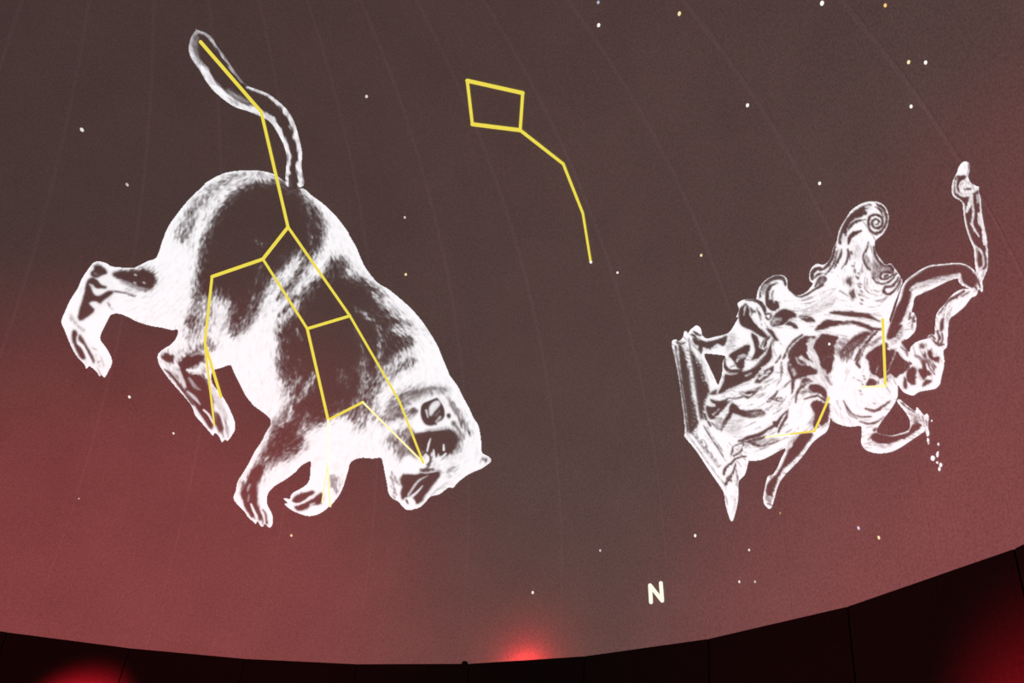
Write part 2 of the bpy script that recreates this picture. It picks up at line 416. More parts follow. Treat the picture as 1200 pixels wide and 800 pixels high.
# near hind leg and paw
Bd(b3(560,265, 585,262, 612,275, 605,295, 570,285), .0, 1.2)
Bd(np.vstack([b3(640,300, 655,285, 720,225, 780,195), b5(100,240, 130,265, 90,275, 30,290, 10,300, 60,320, 90,330, 40,350, 20,385, 60,385, 95,430, 108,480, 112,540, 122,610, 108,640, 85,590, 60,545, 15,500), b3(720,460, 690,420, 660,370, 650,330)]), .0, 1.8)
B.line(b5(0,290, 60,285, 130,278), [3, 5, 2], .85, 1.6); B.line(b3(620,285, 650,250, 690,225), [5, 4, 3], .85, 1.2)
B.line(b3(680,330, 740,335, 790,320), [4, 6, 7], .96, 1.2)
B.line(b3(640,335, 665,380, 700,440, 740,490), [3, 5, 6, 4], .62, 1.8); B.line(b3(600,340, 650,400), [3, 3], .6, 1.4)
B.line(b3(575,320, 640,400, 700,470), [1, 2, 1], .2, 1)
B.line(b5(75,560, 100,590, 118,650), [3.5, 3.5, 3], .95, .8)
Bd(b5(125,560, 140,600, 162,640, 160,675, 140,650, 122,610), .15, 1.2)
B.line(b5(165,590, 185,640, 190,690), [1, 2, 1], .55, .8); B.line(b5(112,470, 150,540, 180,600), [5, 6, 4], .72, 2)
# neck and head
Bd(b7(40,215, 95,150, 105,90, 130,60, 150,100, 170,40, 190,80, 175,150, 140,210, 115,270, 95,330, 75,330, 100,260, 60,290), .25, 3, .75)
B.line(b7(100,20, 105,90, 95,160, 55,215), [6, 6, 6, 3], .6, 2.2)
B.line(b7(150,170, 130,230, 105,310), [3, 4, 2], .12, 1.6); B.line(b7(175,240, 150,290), [3, 2], .3, 1.6)
Bd(b7(200,80, 250,30, 330,0, 340,30, 270,60, 215,110), .4, 3, .8)
Bd(b7(265,165, 330,145, 400,140, 490,140, 500,160, 420,160, 370,185, 310,200, 290,230, 320,260, 350,250, 345,280, 280,280, 240,290, 250,250, 210,300, 180,290, 220,230), .3, 3.2, .85)
Bd(b7(240,360, 330,320, 345,370, 300,400, 260,400, 275,450, 320,460, 290,480, 260,455, 240,420, 210,400, 220,380), .42, 3, .8)
B.line(b7(500,185, 540,250, 570,300, 605,350), [2, 4, 5, 4], .35, 1.8); B.line(b7(520,200, 560,270), 2, .5, 1.4)
B.line(b7(530,300, 560,360, 550,430), [3, 4, 2], .6, 2)
Bd(b7(372,250, 387,207, 445,182, 482,205, 486,260, 460,302, 420,312, 385,292), .05, .8)
B.line(b7(372,255, 385,207, 446,181, 480,202), 2.6, 1, .6); B.line(b7(480,200, 490,240, 486,265, 460,305, 420,312), [3, 4, 4, 5, 5], .97, .8)
B.line(b7(460,195, 430,235, 400,290), [3, 6, 3], .85, 1.4); B.line(b7(470,270, 440,300), 4, .9, 1); B.line(b7(380,230, 385,270, 410,285), [2, 3, 1], .4, 1)
Bd(b7(500,255, 515,270, 500,280), .1, .8)
Bd(b7(325,365, 360,345, 430,345, 480,328, 530,338, 546,380, 530,432, 500,450, 465,460, 440,435, 420,440, 405,470, 380,450, 350,430, 320,390), .0, 2)
B.line(b7(415,375, 405,410, 400,440), [2, 4, 3], .88, 1); B.line(b7(478,400, 482,430, 470,455), [2, 4, 4], .85, 1); B.line(b7(430,440, 440,480, 430,510), [3, 4, 3], .9, .9)
B.line(b7(375,480, 400,450, 412,480, 395,510), [3, 3, 4, 4], .98, .8); B.line(b7(390,520, 410,500, 425,460), [2, 2, 1], .1, .7)
B.line(b7(370,530, 420,520, 460,525), [2, 2.5, 1], .15, .8)
Bd(b7(278,560, 300,543, 360,548, 410,535, 458,535, 445,570, 400,630, 372,672, 350,672, 340,650, 310,650, 290,625, 300,600, 283,590), .02, 1.2)
B.line(b7(445,545, 400,580, 350,620, 325,645), [2, 3, 4, 5], .75, 1.2); B.line(b7(400,555, 340,600), [1.5, 2.5], .5, 1)
B.line(b7(310,655, 325,665, 340,655), [1, 2, 1], .35, .7)
Bd(b7(500,515, 540,495, 530,540, 510,560), .75, 2)
for (x, y) in ((228, 545), (245, 570), (235, 600), (250, 625), (262, 580), (240, 640)): B.line(b7(x, y, x+8, y+10), 2, .55, .6)
Bd(b7(660,480, 668,462, 692,476), .12, .9)
B.line(b7(420,640, 470,600, 520,575), [1, 2, 1], .78, 1)
# fur: ragged edges along the coat, then fine combing
ctl = [(230,260,-.3,1), (270,215,-1,.35), (330,215,1,.4), (375,260,.5,1), (300,300,-.3,1), (240,330,-.1,1), (320,340,-.55,1), (360,320,-.7,1), (400,280,.6,1), (440,350,1,.8), (490,380,1,.9),
       (400,400,.3,1), (340,410,.1,1), (300,440,.2,1), (360,470,-.5,1), (380,520,-1,.15), (440,520,-.2,1), (350,530,-.8,.6), (300,560,-.4,1), (390,570,.1,1), (430,460,-.4,1), (470,470,-.8,.6),
       (530,450,.5,1), (550,500,.2,1), (480,530,-.4,1), (520,560,-1,.5), (150,340,-1,.2), (200,350,-.6,.6), (90,370,-.3,1), (240,460,.5,1), (210,430,.4,1), (235,70,.5,1), (265,110,1,.8), (335,150,.4,1), (348,190,.1,1), (270,410,-.6,.7)]
U, W = B.flow(ctl)
n1 = B.lic(U, W, 6, 1, 1.0); n2_ = B.lic(U, W, 4, 2, 1.3)
amp = np.full(B.X.shape, 1.5)
fine = np.zeros_like(B.X)
for (cx, cy, r, a) in ((505,485,38,.8), (490,570,35,.4), (100,380,45,.6), (300,595,30,.5), (360,590,35,.5), (255,495,28,.5), (120,330,30,.7), (512,485,22,.2)):
    k = np.exp(-(((B.X-cx)**2+(B.Y-cy)**2)/r**2)**2); amp = amp*(1-k)+a*k; fine = np.maximum(fine, k)
n3 = B.lic(U, W, 3, 3, .8)
T0 = B.V
T1 = gauss(B.V, 1.5/B.st); T2 = gauss(B.V, 4.5/B.st)
T = fine*T0 + (1-fine)*(.45*T0+.3*T1+.25*T2)
T = B.samp(T, B.X+U*n1*amp-W*n2_*amp*.4, B.Y+W*n1*amp+U*n2_*amp*.4)
mid = 4*np.clip(T, 0, 1)*np.clip(1-T, 0, 1)
T = T + (.20*n3+.08*n2_)*mid*(1-.75*fine)
T = T + np.where(T > .6, .015*n1 + .015*n3, 0)*(1-fine)
mott = B.lic(U, W, 2, 5, 1.2)
nearw = np.clip(gauss(T0, 7/B.st), 0, 1)
T = np.where(T < .45, T + np.clip(mott-1.0, 0, 1)*.5*np.clip(nearw*1.8-.05, 0, 1)*(1-fine), T)
B.V = np.clip(T, 0, 1)
# single hairs: pale ones reaching into the dark, dark ones into the white
wide = np.clip(gauss(T0, 10/B.st), 0, 1)
hr = np.random.default_rng(21)
cand = np.argwhere(B.M & (wide > .06) & (wide < .94) & (fine < .6))
for j, i in cand[hr.integers(0, len(cand), 6500)]:
    x, y = B.X[j, i], B.Y[j, i]; u, v = U[j, i], W[j, i]; q = hr.uniform(-.35, .35); u, v = u-v*q, v+u*q
    L = hr.uniform(2, 5.5); t_, k = B.V[j, i], wide[j, i]
    if t_ < .45 and hr.random() < k*1.6: val = min(.95, .25+.75*k*hr.uniform(.5, 1.3))
    elif t_ > .6 and hr.random() < (1-k)*1.3: val = max(.12, t_-hr.uniform(.2, .75)*(1-k)*1.6)
    else: continue
    B.line([(x-u*L, y-v*L), (x+u*L*.2, y+v*L*.2)], [.5, 1.3], val, .5, .8)
B.rim(1.4, .97)
# crisp engraving on top of the fur: head, paws and joints
h1 = crop(440, 445, 8); h2 = crop(445, 510, 8); h3 = crop(265, 545, 10); h4 = crop(325, 530, 10); h5 = crop(65, 360, 9.41); h6 = crop(180, 395, 6.4); h7 = crop(85, 295, 8.889)
F = lambda P, v=0.02, s=.8, op=1.0: B.fill(P, v, s, op)
G = lambda P, w_, v=1.0, s=.6: B.line(P, w_, v, s)
for (x0, y0, x1, y1, wd, v) in ((10,130,60,20,4,.45), (100,260,220,210,4,.5), (60,350,250,290,5,.55), (300,150,420,100,6,.35), (430,90,640,80,4,.45), (270,210,330,230,5,.5), (310,300,400,290,7,.25), (180,340,260,330,6,.35), (100,380,180,370,4,.5), (120,580,150,560,6,.5), (280,470,330,500,7,.45), (690,230,780,330,4,.5), (720,390,750,440,5,.3)):
    G(h1(x0, y0, (x0+x1)/2, (y0+y1)/2-6, x1, y1), [1, wd, 1], v, 1.6)
F(h1(200,690, 230,610, 290,580, 340,540, 400,560, 400,640, 420,720, 360,730, 300,690, 250,740), .42, 1.6, .85)
F(h1(310,560, 370,530, 430,600, 440,690, 400,720, 340,650), .12, 1.6)
F(h1(360,350, 420,320, 460,400, 510,440, 480,480, 390,500, 335,430), 1.0, 1.2)
F(h1(425,240, 450,208, 520,182, 575,162, 612,192, 645,262, 650,330, 620,398, 560,420, 490,425, 450,390, 425,320))
F(h1(580,190, 612,222, 562,290, 512,345, 498,275, 522,218), .92, .9); G(h1(475,285, 490,350), [3,2], .85); G(h1(605,350, 570,392), [4,3], .7, 1); G(h1(600,290, 560,340), 2, .4)
G(h1(408,335, 420,250, 450,210, 520,180, 580,155), 2.3, 1); G(h1(580,155, 622,205, 655,272, 662,335, 640,380, 590,412), [2.3,2.6,3,3.4,4,4], .97)
F(h1(665,330, 690,318, 702,338, 680,352), .1, .6)
F(h1(375,520, 470,490, 560,482, 680,474, 742,500, 764,570, 742,640, 700,685, 655,700, 622,745, 602,690, 572,725, 545,660, 505,685, 462,665, 405,610), .0, 1.1)
G(h1(470,470, 560,465, 650,460), [2,3,2], .75, 1)
G(h1(517,548, 500,600, 485,665), [1.5,2.8,2.4]); G(h1(545,655, 552,745), [2,2.6]); G(h1(640,605, 640,655), [2,3.2]); G(h1(660,690, 600,745), [2.6,2.6]); G(h1(590,690, 580,760), [1.2,2])
F(h1(465,715, 490,705, 505,735, 495,775, 465,770), 1.0, .6); G(h1(440,700, 470,682, 508,700, 516,760, 485,795), 1.5, .06, .5)
F(h2(228,200, 290,200, 340,250, 392,272, 372,322, 300,352, 225,335, 205,270), 1.0, 1)
F(h2(212,385, 250,366, 330,372, 400,350, 440,345, 555,348, 545,398, 500,442, 450,512, 402,580, 356,642, 332,605, 320,572, 290,585, 250,572, 212,602, 198,540, 215,470), .02, .9)
G(h2(385,345, 440,352, 565,328), [1.5,1.8,1.2], .9); G(h2(380,318, 450,318), 1.5, .12)
G(h2(450,378, 365,425, 300,510, 268,560), [1.2,2.8,3.2,2.6], .82, .8); G(h2(402,472, 352,530, 300,572), [1.5,3,3.6], .95)
F(h2(255,580, 290,574, 322,610, 332,655, 285,665, 245,625), 1.0, .7); G(h2(250,608, 264,636), [2,1.4], .1)
for (x, y) in ((110,340), (140,380), (155,420), (120,440), (135,490), (110,400)): G(h2(x, y, x+10, y+28), 1.4, .45)
G(h2(640,350, 680,310), [2,4], .7, 1.4); G(h2(540,510, 620,485), [1.5,1], .75)
# fore paws
F(h3(300,60, 400,-10, 432,60, 402,150, 352,205, 362,330, 352,450, 392,545, 410,622, 388,650, 365,562, 332,482, 292,452, 332,562, 326,612, 290,602, 242,505, 202,402, 180,310, 222,240, 262,140), .02, .9)
G(h3(280,225, 262,260, 250,300), [2,3,2], .72, 1); G(h3(268,345, 258,415), [2,2.6], .6, 1); G(h3(292,455, 322,530, 358,605), [2.6,3.4,3]); G(h3(430,520, 465,580, 472,655), [1.4,2.2,1.4], .35, .8)
F(h4(185,562, 220,520, 320,480, 420,455, 432,470, 382,510, 302,560, 250,590, 200,592), .03); F(h4(195,640, 262,620, 362,580, 442,530, 522,470, 516,580, 452,610, 402,612, 322,662, 262,680), .04, .9)
G(h4(150,580, 230,605, 300,585, 400,520), [2.4,2.8,2.4,2]); G(h4(385,508, 340,560), [1.2,2]); G(h4(390,612, 440,590), [3,2], .8, .8)
for k in range(9): G(h4(615+4*(k % 2), 270+17*k, 700-6*abs(k-4), 262+18*k), [1,.8], .55, .5)
# far hind paw and ankle
F(h5(165,240, 260,240, 330,330, 450,540, 440,620, 380,590, 330,600, 250,560, 190,440), .97, 1.5)
F(h5(185,272, 215,250, 240,290, 225,340, 235,400, 282,450, 320,520, 330,572, 280,560, 240,490, 205,410, 185,340), .05, .9); F(h5(262,300, 300,340, 342,420, 402,520, 432,592, 415,612, 390,560, 340,470, 300,400, 255,360), .15, .8)
G(h5(245,398, 300,430, 350,530, 392,605), [1.6,3.4,3.4,2]); G(h5(400,440, 450,470), 1.2, .7); G(h5(500,540, 530,640), 1.4, .78); G(h5(470,680, 505,760), 1, .6)
F(h7(55,600, 120,400, 180,200, 230,130, 360,180, 420,300, 450,420, 330,560, 230,660, 80,720), .97, 1.2)
F(h7(225,145, 270,140, 330,170, 362,222, 312,240, 250,270, 202,252, 190,210, 220,190), .04, .9)
F(h7(150,312, 200,270, 250,290, 300,345, 356,362, 340,382, 250,376, 212,340, 190,362, 215,430, 262,462, 330,432, 382,405, 432,412, 382,462, 302,520, 292,540, 242,512, 190,520, 172,545, 226,600, 200,640, 90,712, 60,682, 80,580, 120,450), .04, .9)
G(h7(180,340, 215,370), [2.5,3], .8, .8); G(h7(230,225, 270,240), 3, .35, 1.2); G(h7(440,410, 550,430, 650,465), [1.6,1.2,1.2], .35, .6)
F(h7(410,235, 482,210, 640,205, 762,190, 862,270, 822,382, 742,370, 640,340, 522,290), .04, 1.3)
for (x, y) in ((655,240), (650,322), (745,322)): G(h7(x-8, y-4, x+8, y+4), 2, .8)
G(h7(520,310, 620,350, 740,390), [3,4,2], .6, 2)
# near hind leg
F(h6(200,192, 250,140, 330,105, 385,150, 322,200, 245,240, 250,262, 280,285, 350,290, 402,360, 430,420, 440,520, 446,640, 432,692, 382,622, 342,562, 302,500, 250,420, 232,370, 210,280), .0, .9)
G(h6(280,140, 330,120, 370,130), [3,4,2], .6, 1.2); G(h6(160,170, 200,130, 240,110), [4,4,2], .9, 1)
G(h6(248,245, 312,252, 345,235), [2.4,3.4,3]); G(h6(290,272, 350,270), [2,2.4], .9); G(h6(268,310, 312,372, 350,395), [4,5,1.5], .55, 1); G(h6(255,408, 302,450, 348,502), [3,5,2.4], .8, 1); G(h6(192,260, 220,330, 240,372), [4,5,3], .85, 1)
G(h6(375,545, 412,580, 446,642), [2.6,3,2.6]); F(h6(62,152, 100,118, 118,140, 150,132, 142,182, 90,176), .03); G(h6(80,240, 130,282, 202,372, 292,502), [1,2.4,3,2], .1, .7)
F(h6(472,560, 500,600, 522,680, 502,702, 475,640), .15); G(h6(430,380, 480,470, 540,600), [5,6,4], .85, 1.4); G(h6(540,640, 548,720), 1.2, .6); G(h6(515,710, 525,750), 1.2, .5)
B.V = np.clip(.55*B.V+.45*gauss(B.V, .7/B.st) + .05*n3*4*B.V*(1-B.V), 0, 1)
# the tail keeps crisp ropes of light: paint it after combing
tm = Art(60, 25, 585, 628, 0.75); tm.sil(np.vstack([tail_l, tail_r[::-1]])); tmask = tm.M & (B.Y < 219)
keep = B.V.copy(); B.V = np.zeros_like(keep)
off = lambda P, d: np.asarray(P)+np.array(d)
B.line(off(tail_l[:4], (1.5, 0)), [4, 6, 6, 5], .72, 1.4)
B.line(off(tail_l[2:11], (3.2, -2.2)), [5, 7, 10, 11, 10, 8, 7, 7], .93, 1.4)
B.line(off(tail_l[9:], (2.2, -.6)), [8, 7.5, 7, 6.5, 6, 6, 6.5], .95, 1.2)
B.line(off(tail_r[:7], (-1, 1)), [3, 4, 4, 3.2, 3, 3, 3], .68, .9)
B.line(off(tail_r[7:11], (-1, 1)), [2.5, 4, 4.5, 5], .82, .9)
B.line(off(tail_r[10:], (-2.4, .5)), [5, 6.5, 6.5, 6, 7], .94, 1.1)
B.line(b1(120,100, 115,150, 140,215), [7, 6, 3], .45, 2.5); B.line(b1(270,340, 330,385, 370,400), [4, 5, 3], .5, 2)
tv = np.clip(B.V*(1+.10*n2_)+.05*n1*(B.V > .2), 0, 1)
tv = B.samp(tv, B.X+n2_*.7, B.Y+n1*.7)
B.V = np.where(tmask, tv, keep)
B.V[(B.Y > 205) & (B.Y < 222) & (B.X > 338) & (B.X < 348)] *= .25
tag(B.build('projected_bear', M_art), 'white engraved bear with a long tail projected head-down on the dome', 'projected drawing')

# ------------------------------------------------------------------ the projected seated queen on her throne
Q = Art(782, 182, 1168, 618, 0.66)
q1 = crop(780, 370, 5.714); q2 = crop(780, 490, 5.714); q3 = crop(860, 220, 5.714); q4 = crop(960, 220, 5.714); q5 = crop(1060, 180, 5.714)
q6 = crop(860, 340, 5.714); q7 = crop(980, 340, 5.714); q8 = crop(940, 440, 4.444)
r1 = crop(1040, 290, 6.667); r2 = crop(870, 460, 5.714); r3 = crop(1020, 370, 8); r4 = crop(785, 375, 8); r5 = crop(865, 345, 8)
r6 = crop(940, 380, 8); r7 = crop(840, 430, 8); r8 = crop(1000, 450, 7.273)
P_ = lambda *p: np.array(p, float).reshape(-1, 2)
throne_back = np.vstack([q3(150,745, 160,690, 185,645, 230,605, 285,582, 335,590, 358,620, 358,665, 385,700, 430,720, 480,700, 515,665, 530,640, 508,620, 505,575, 525,530, 560,508, 595,517, 630,495, 655,450, 665,400, 690,355, 700,300, 725,245, 760,190),
    q4(210,155, 265,115, 330,92, 390,95, 435,120, 460,165, 463,220, 450,270, 420,315, 378,350, 370,390, 385,440, 420,490, 445,515, 478,506, 500,532, 520,560, 545,600, 555,640), P_(1048,355, 1036,382, 1000,388, 930,388, 890,388, 880,372)])
raised_arm = np.vstack([r1(105,330, 120,290, 150,250, 200,210, 280,160, 350,135, 430,130, 520,120, 590,125, 650,155, 690,195),
    q5(480,800, 470,720, 465,640, 440,580, 410,490, 395,400, 385,325, 330,290, 315,240, 325,180, 350,130, 365,85, 400,52, 430,65, 437,110, 425,150, 440,190, 470,212, 497,225, 497,260, 511,300, 514,370, 522,430, 536,500, 549,560, 556,640, 559,720, 553,780),
    r1(775,180, 748,245, 740,270, 746,330, 735,345, 712,325, 692,375, 655,390, 605,455, 550,505, 492,552, 476,600, 470,680, 462,750, 430,800, 330,760, 320,690, 385,690, 368,640, 376,590, 378,540, 400,490, 450,440, 490,385, 530,350, 585,325, 640,320,
       600,305, 560,275, 545,240, 450,272, 350,322, 260,362, 212,390, 200,450, 188,505, 205,508, 222,545, 226,590, 215,650, 170,702, 130,725, 100,760, 20,780, -30,720, 20,600, 60,480)])
head = r3(290,240, 272,290, 276,370, 310,410, 355,440, 340,500, 290,540, 265,590, 262,640, 290,690, 330,725, 400,745, 450,715, 510,700, 560,692, 610,680, 650,640, 662,580, 682,500, 692,420, 682,330, 715,290, 720,200, 700,120, 610,110, 605,175, 575,172, 540,185, 530,213, 440,240, 380,290, 366,340, 330,300)
body = np.vstack([q1(150,115, 165,95, 205,65, 235,85, 245,130, 275,152, 330,140, 395,125, 430,105, 460,60, 490,5),
    q6(15,180, 35,130, 25,90, 60,65, 100,60, 150,70), P_(900,372, 960,372, 1030,365, 1050,395, 1062,420, 1056,450),
    q8(498,50, 496,110, 465,170, 430,215, 405,250, 388,285, 400,300, 460,311, 510,301, 556,281, 560,230, 530,180, 496,138, 505,122, 540,150, 588,185, 598,165, 632,205, 648,198, 658,212, 655,270, 663,300, 652,318, 640,288, 620,302, 560,342, 490,386, 430,403, 370,401, 325,381, 308,350, 310,300, 305,263, 250,266, 200,256, 160,236, 142,202),
    r2(590,160, 578,225, 560,262, 520,292, 470,332, 420,402, 370,462, 310,522, 260,582, 235,632, 215,702, 200,752, 180,778, 145,742, 140,690, 148,650, 160,590, 175,555, 200,550, 230,510, 260,440, 290,375, 250,386, 180,426, 120,451, 50,455),
    q2(555,285, 540,350, 520,390, 490,420, 487,480, 485,550, 470,620, 450,682, 436,684, 415,630, 400,570, 386,490, 320,390, 260,300, 200,210, 126,120, 135,92),
    q1(128,780, 125,700, 105,550, 85,400, 60,280, 40,178, 68,157, 85,170, 115,145, 125,105, 140,104)])
hole = q1(258,256, 320,256, 385,264, 402,276, 386,300, 380,330, 378,390, 362,440, 350,462, 320,400, 285,325)
base_poly = np.vstack([q1(20,150, 120,90, 160,120, 240,250, 350,465, 275,530, 250,650, 260,740), q2(330,60, 420,220, 400,300, 395,420, 500,400, 510,720, 380,640, 90,120), q1(100,700, 20,300)])
for P in (throne_back, raised_arm, head, body): Q.sil(P, True, 3)
Q.sil(hole, False, 3)
Q.sil(r2(315,400, 300,440, 285,470, 250,530, 262,480), False, 1) if False else None
for (x, y, rx, ry) in ((635,476,10,17), (641,505,7,10), (724,510,9,12), (716,600,10,24), (676,630,18,22), (715,668,10,10), (744,688,12,18), (733,722,9,18), (668,312,6,9), (722,580,6,8)):
    Q.sil(np.array([r8(x+rx*math.cos(t), y+ry*math.sin(t))[0] for t in np.linspace(0, 2*math.pi, 9)[:-1]]), True, 2)
Q.V[:] = 1.0
D = lambda P, v=0.0, s=.75, op=1.0: Q.fill(P, v, s, op, 3)
S = lambda P, w_, v=0.0, s=.7, op=1.0: Q.line(P, w_, v, s, op, 4)
# --- throne back
D(q4(128,360, 140,300, 165,240, 200,190, 245,150, 300,118, 350,112, 330,135, 300,150, 320,165, 290,190, 240,205, 205,240, 185,290, 178,340, 160,300, 150,340, 145,380))
S(q4(310,130, 335,125, 350,140, 320,150), [2,2.5,2], .95); S(q4(385,105, 425,130, 440,180), [2,2.5,2], .35)
S(q4(195,285, 215,250, 250,225, 310,212), [1,3,3,1], .05); S(q4(195,375, 205,335, 235,305, 285,288), [2,4.5,5,1.5], .05)
S(q4(165,310, 170,345, 160,380), [2,2,1], .9)
S(q4(330,250, 335,200, 370,180, 415,195, 425,235, 405,265, 370,265, 352,235, 370,210, 395,215, 395,240, 378,245), [3,3,2.4,2.4,2.8,2.8,2.8,2.4,2.2,2,2,1.6], .08)
S(q4(330,255, 345,290, 385,305, 425,280, 450,230, 450,180, 430,140, 390,115), [2.5,3,3.5,3,3,3,3,1.5], .12)
S(q4(375,125, 410,150, 432,195), [1,2.5,2], .15)
D(q4(300,480, 315,445, 335,475, 350,530, 330,555, 305,520), .62); S(q4(330,360, 318,410, 300,440, 295,480, 320,530, 345,550), [1,2.2,2,2,2,1.5], .15)
D(q4(368,400, 395,460, 430,510, 470,520, 495,545, 500,570, 470,570, 430,560, 405,585, 415,615, 380,610, 350,590, 355,540), .55, 1)
S(q4(366,395, 375,450, 405,500, 440,525, 470,520), [2.4,2.4,2,2,1.5], .08)
S(q4(495,575, 460,565, 425,568, 408,590, 425,610, 470,600, 500,580), [2,2.5,3,2.5,2.5,2,2], .1); S(q4(455,585, 440,592), 3, .2)
S(q4(470,520, 490,540, 495,560), [2,4,2], .05); S(q4(355,600, 390,635, 440,640, 490,610, 515,575), [1.5,2,2,2,2], .2)
S(q4(430,700, 440,665, 480,660, 515,630, 530,600), [2.5,3,3,3,2], .2); S(q4(430,690, 455,712, 490,700, 525,655, 540,620), [3,2.5,2.5,2,2], .1)
S(q4(545,600, 540,650, 525,690), [1.5,1.5,1], .3)
D(q4(175,625, 195,595, 220,600, 222,640, 205,660, 190,640), .15, 1.4); D(q4(200,705, 225,680, 243,700, 240,735, 220,750, 212,725), .15, 1.4)
for (x, y) in ((220,520), (232,545), (262,570), (250,600), (272,640), (265,660), (245,590), (280,690), (262,715), (280,745), (275,770), (235,560), (255,640)):
    S(q4(x, y, x+10, y+8), 1.8, .4, .6)
S(q4(5,555, 50,520, 85,460, 100,400, 110,370), [2,2.6,2.6,2.2,1.5], .1); S(q4(40,580, 80,540, 110,480, 125,420), [1.5,2,2,1.5], .2); S(q4(100,540, 120,500, 145,440, 150,410), [1,2.4,2.4,1], .15)
S(q4(150,540, 180,500, 195,450, 190,410), [1,2,3,1.5], .2); S(q4(205,480, 212,430), [1,3], .3)
D(q4(0,600, 25,595, 40,610, 20,650, 0,665), .4, .8)
D(q4(230,400, 265,380, 275,440, 250,480, 225,450), .86, 2); 
# left scrolls
S(q3(175,735, 180,690, 205,645, 250,612, 300,598, 335,612, 345,650), [2,2,3,5,5.5,4,2], .12); S(q3(195,700, 210,665, 235,640), [5,6,3], .55, 1.2)
S(q3(230,790, 222,740, 228,690, 250,655, 290,640), [2.5,4,4,3,1], .06); D(q3(245,790, 240,745, 262,755, 275,770, 295,765, 290,800), .05)
S(q3(262,690, 255,720, 262,745), [1,2,1], .3)
S(q3(525,610, 522,580, 540,550, 570,540, 595,548), [3,4.5,5,4,2], .08); S(q3(540,600, 565,580, 600,570), [2,3,1], .3)
S(q3(545,660, 570,610, 600,595, 615,610, 590,650, 545,675), [2,2.5,2.5,2.5,2,1.5], .2); D(q3(555,640, 580,615, 600,615, 580,645), .45)
S(q3(368,672, 400,707, 440,728, 490,712, 540,682, 600,650), [2,2,2.4,2.4,2,1.5], .1)
S(q3(605,545, 640,510, 665,460, 680,400), [2,2.4,2.4,2], .1); S(q3(640,540, 670,500, 690,430), [1.5,2,1.5], .3)
for k in range(16): S(q6(455+13*k, 190-5*k, 470+14*k, 130-5*k), 1, .74, .5)
S(q6(400,140, 500,120, 600,60, 680,-10), [1,1.4,1.4,1], .78)
for k in range(7): S(q4(5+20*k, 700+6*k, 25+20*k, 760), 1, .85, .6)
# --- drapery across the lap
D(r5(300,280, 325,215, 370,165, 430,135, 500,150, 552,185, 530,218, 490,222, 430,278, 345,300), .02); S(r5(320,285, 345,235, 400,225), [3,5,2], .7, 2); S(r5(360,280, 400,245), [3,2], .55, 1.2)
D(r5(435,282, 480,250, 500,262, 545,278, 558,318, 515,312, 500,290), .05)
D(r5(565,200, 620,197, 680,205, 722,250, 690,262, 640,255, 600,235), .15); S(r5(590,212, 650,222), 2, .7)
D(np.vstack([q6(540,268, 580,222, 625,195, 690,205, 790,213), q7(60,203, 130,203, 200,228, 250,252, 300,252, 295,268, 240,270, 170,244, 100,224, 0,232), q6(720,232, 640,245, 590,262)]))
D(np.vstack([q6(635,152, 680,138, 790,148), q7(60,138, 150,148, 225,163, 270,192, 300,212, 230,192, 150,182, 60,172), q6(740,172, 680,160)]), .04)
D(r5(12,255, 8,150, 65,85, 100,110, 112,200, 170,268, 225,330, 285,405, 235,402, 180,372, 110,322, 50,306)); S(r5(112,190, 150,245, 200,300, 290,392), [2,3.2,3,1.5], .92); S(r5(70,100, 60,150, 55,200), [2,2.6,1], .8)
D(r5(105,118, 150,150, 185,140, 165,160, 140,165), .05); S(r5(100,120, 130,160, 125,200), [2,3,1], .4)
S(r5(70,45, 150,55, 210,82, 245,135, 255,190), [1.5,3,4.5,4.5,1.5], .06); S(r5(270,20, 285,90, 330,130, 368,105, 352,68), [3,6,6,5,2], .04); S(r5(180,130, 200,180, 215,240), [2,3,1], .3)
S(r5(262,190, 285,175, 308,190, 300,220, 280,235, 262,215), 2, .2)
D(r5(122,368, 160,372, 192,430, 198,495, 240,512, 275,500, 205,582, 120,622, 150,560, 158,500), .02); S(r5(215,490, 235,440, 260,410), [2,2,1], .3)
S(r5(245,490, 262,440, 290,400), [2,3,2], .1)
D(r5(310,440, 332,428, 322,530, 308,605, 250,662, 165,742, 75,795, 0,785, 0,712, 60,722, 135,690, 205,620, 272,540), .03)
S(r5(320,440, 322,520, 325,620), [2,2.4,1], .9); S(r5(150,690, 200,640, 240,600), [2,2,1], .4)
D(r5(258,310, 320,338, 352,390, 382,430, 345,425, 318,390), .1)
D(r5(180,765, 230,722, 310,680, 335,672, 325,725, 255,770), .12); 
for (x, y) in ((215,745), (250,752), (270,730), (225,690)): S(r5(x, y, x+18, y-14), 3, .92)
S(r5(440,570, 470,500, 530,430, 600,380), [1.5,2.5,3,2], .15); S(r5(480,590, 500,540, 560,460, 640,400), [3,7,7,3], .12); S(r5(455,560, 500,480, 570,420), [1.5,2.5,1.5], .8)
S(r5(350,640, 390,590, 400,560), [1.5,2,1], .3); S(r5(405,640, 410,720, 400,800), [2,3,1], .55); S(r5(425,600, 440,560), [2.5,2], .2)
D(r5(465,660, 520,520, 560,450, 620,405, 690,392, 735,385, 690,430, 655,470, 650,560, 700,640, 742,700, 715,742, 640,770, 570,790, 520,770, 490,720), .02)
S(r5(480,660, 490,720, 530,770), [5,6,3], .72, 1.4); S(r5(470,640, 480,700), 2, .15)
S(r5(545,590, 570,640, 620,665, 660,665), [2,4,3,1], .62, 1); S(r5(590,590, 640,630, 720,690, 770,750), [5,4.5,4,4], .85, 1); S(r5(655,540, 690,590, 740,635), [2,3.5,3.5], .9)
S(r5(660,460, 690,480, 700,520, 770,620), [4,5.5,4,2], .88); S(r5(655,450, 665,430), 3, .8); S(r5(590,780, 670,760, 740,800), [2,3,2.5], .85)
S(r5(700,460, 740,400, 765,380), [3,3,2], .85); S(r5(640,420, 660,440, 690,400), 1.5, .5)
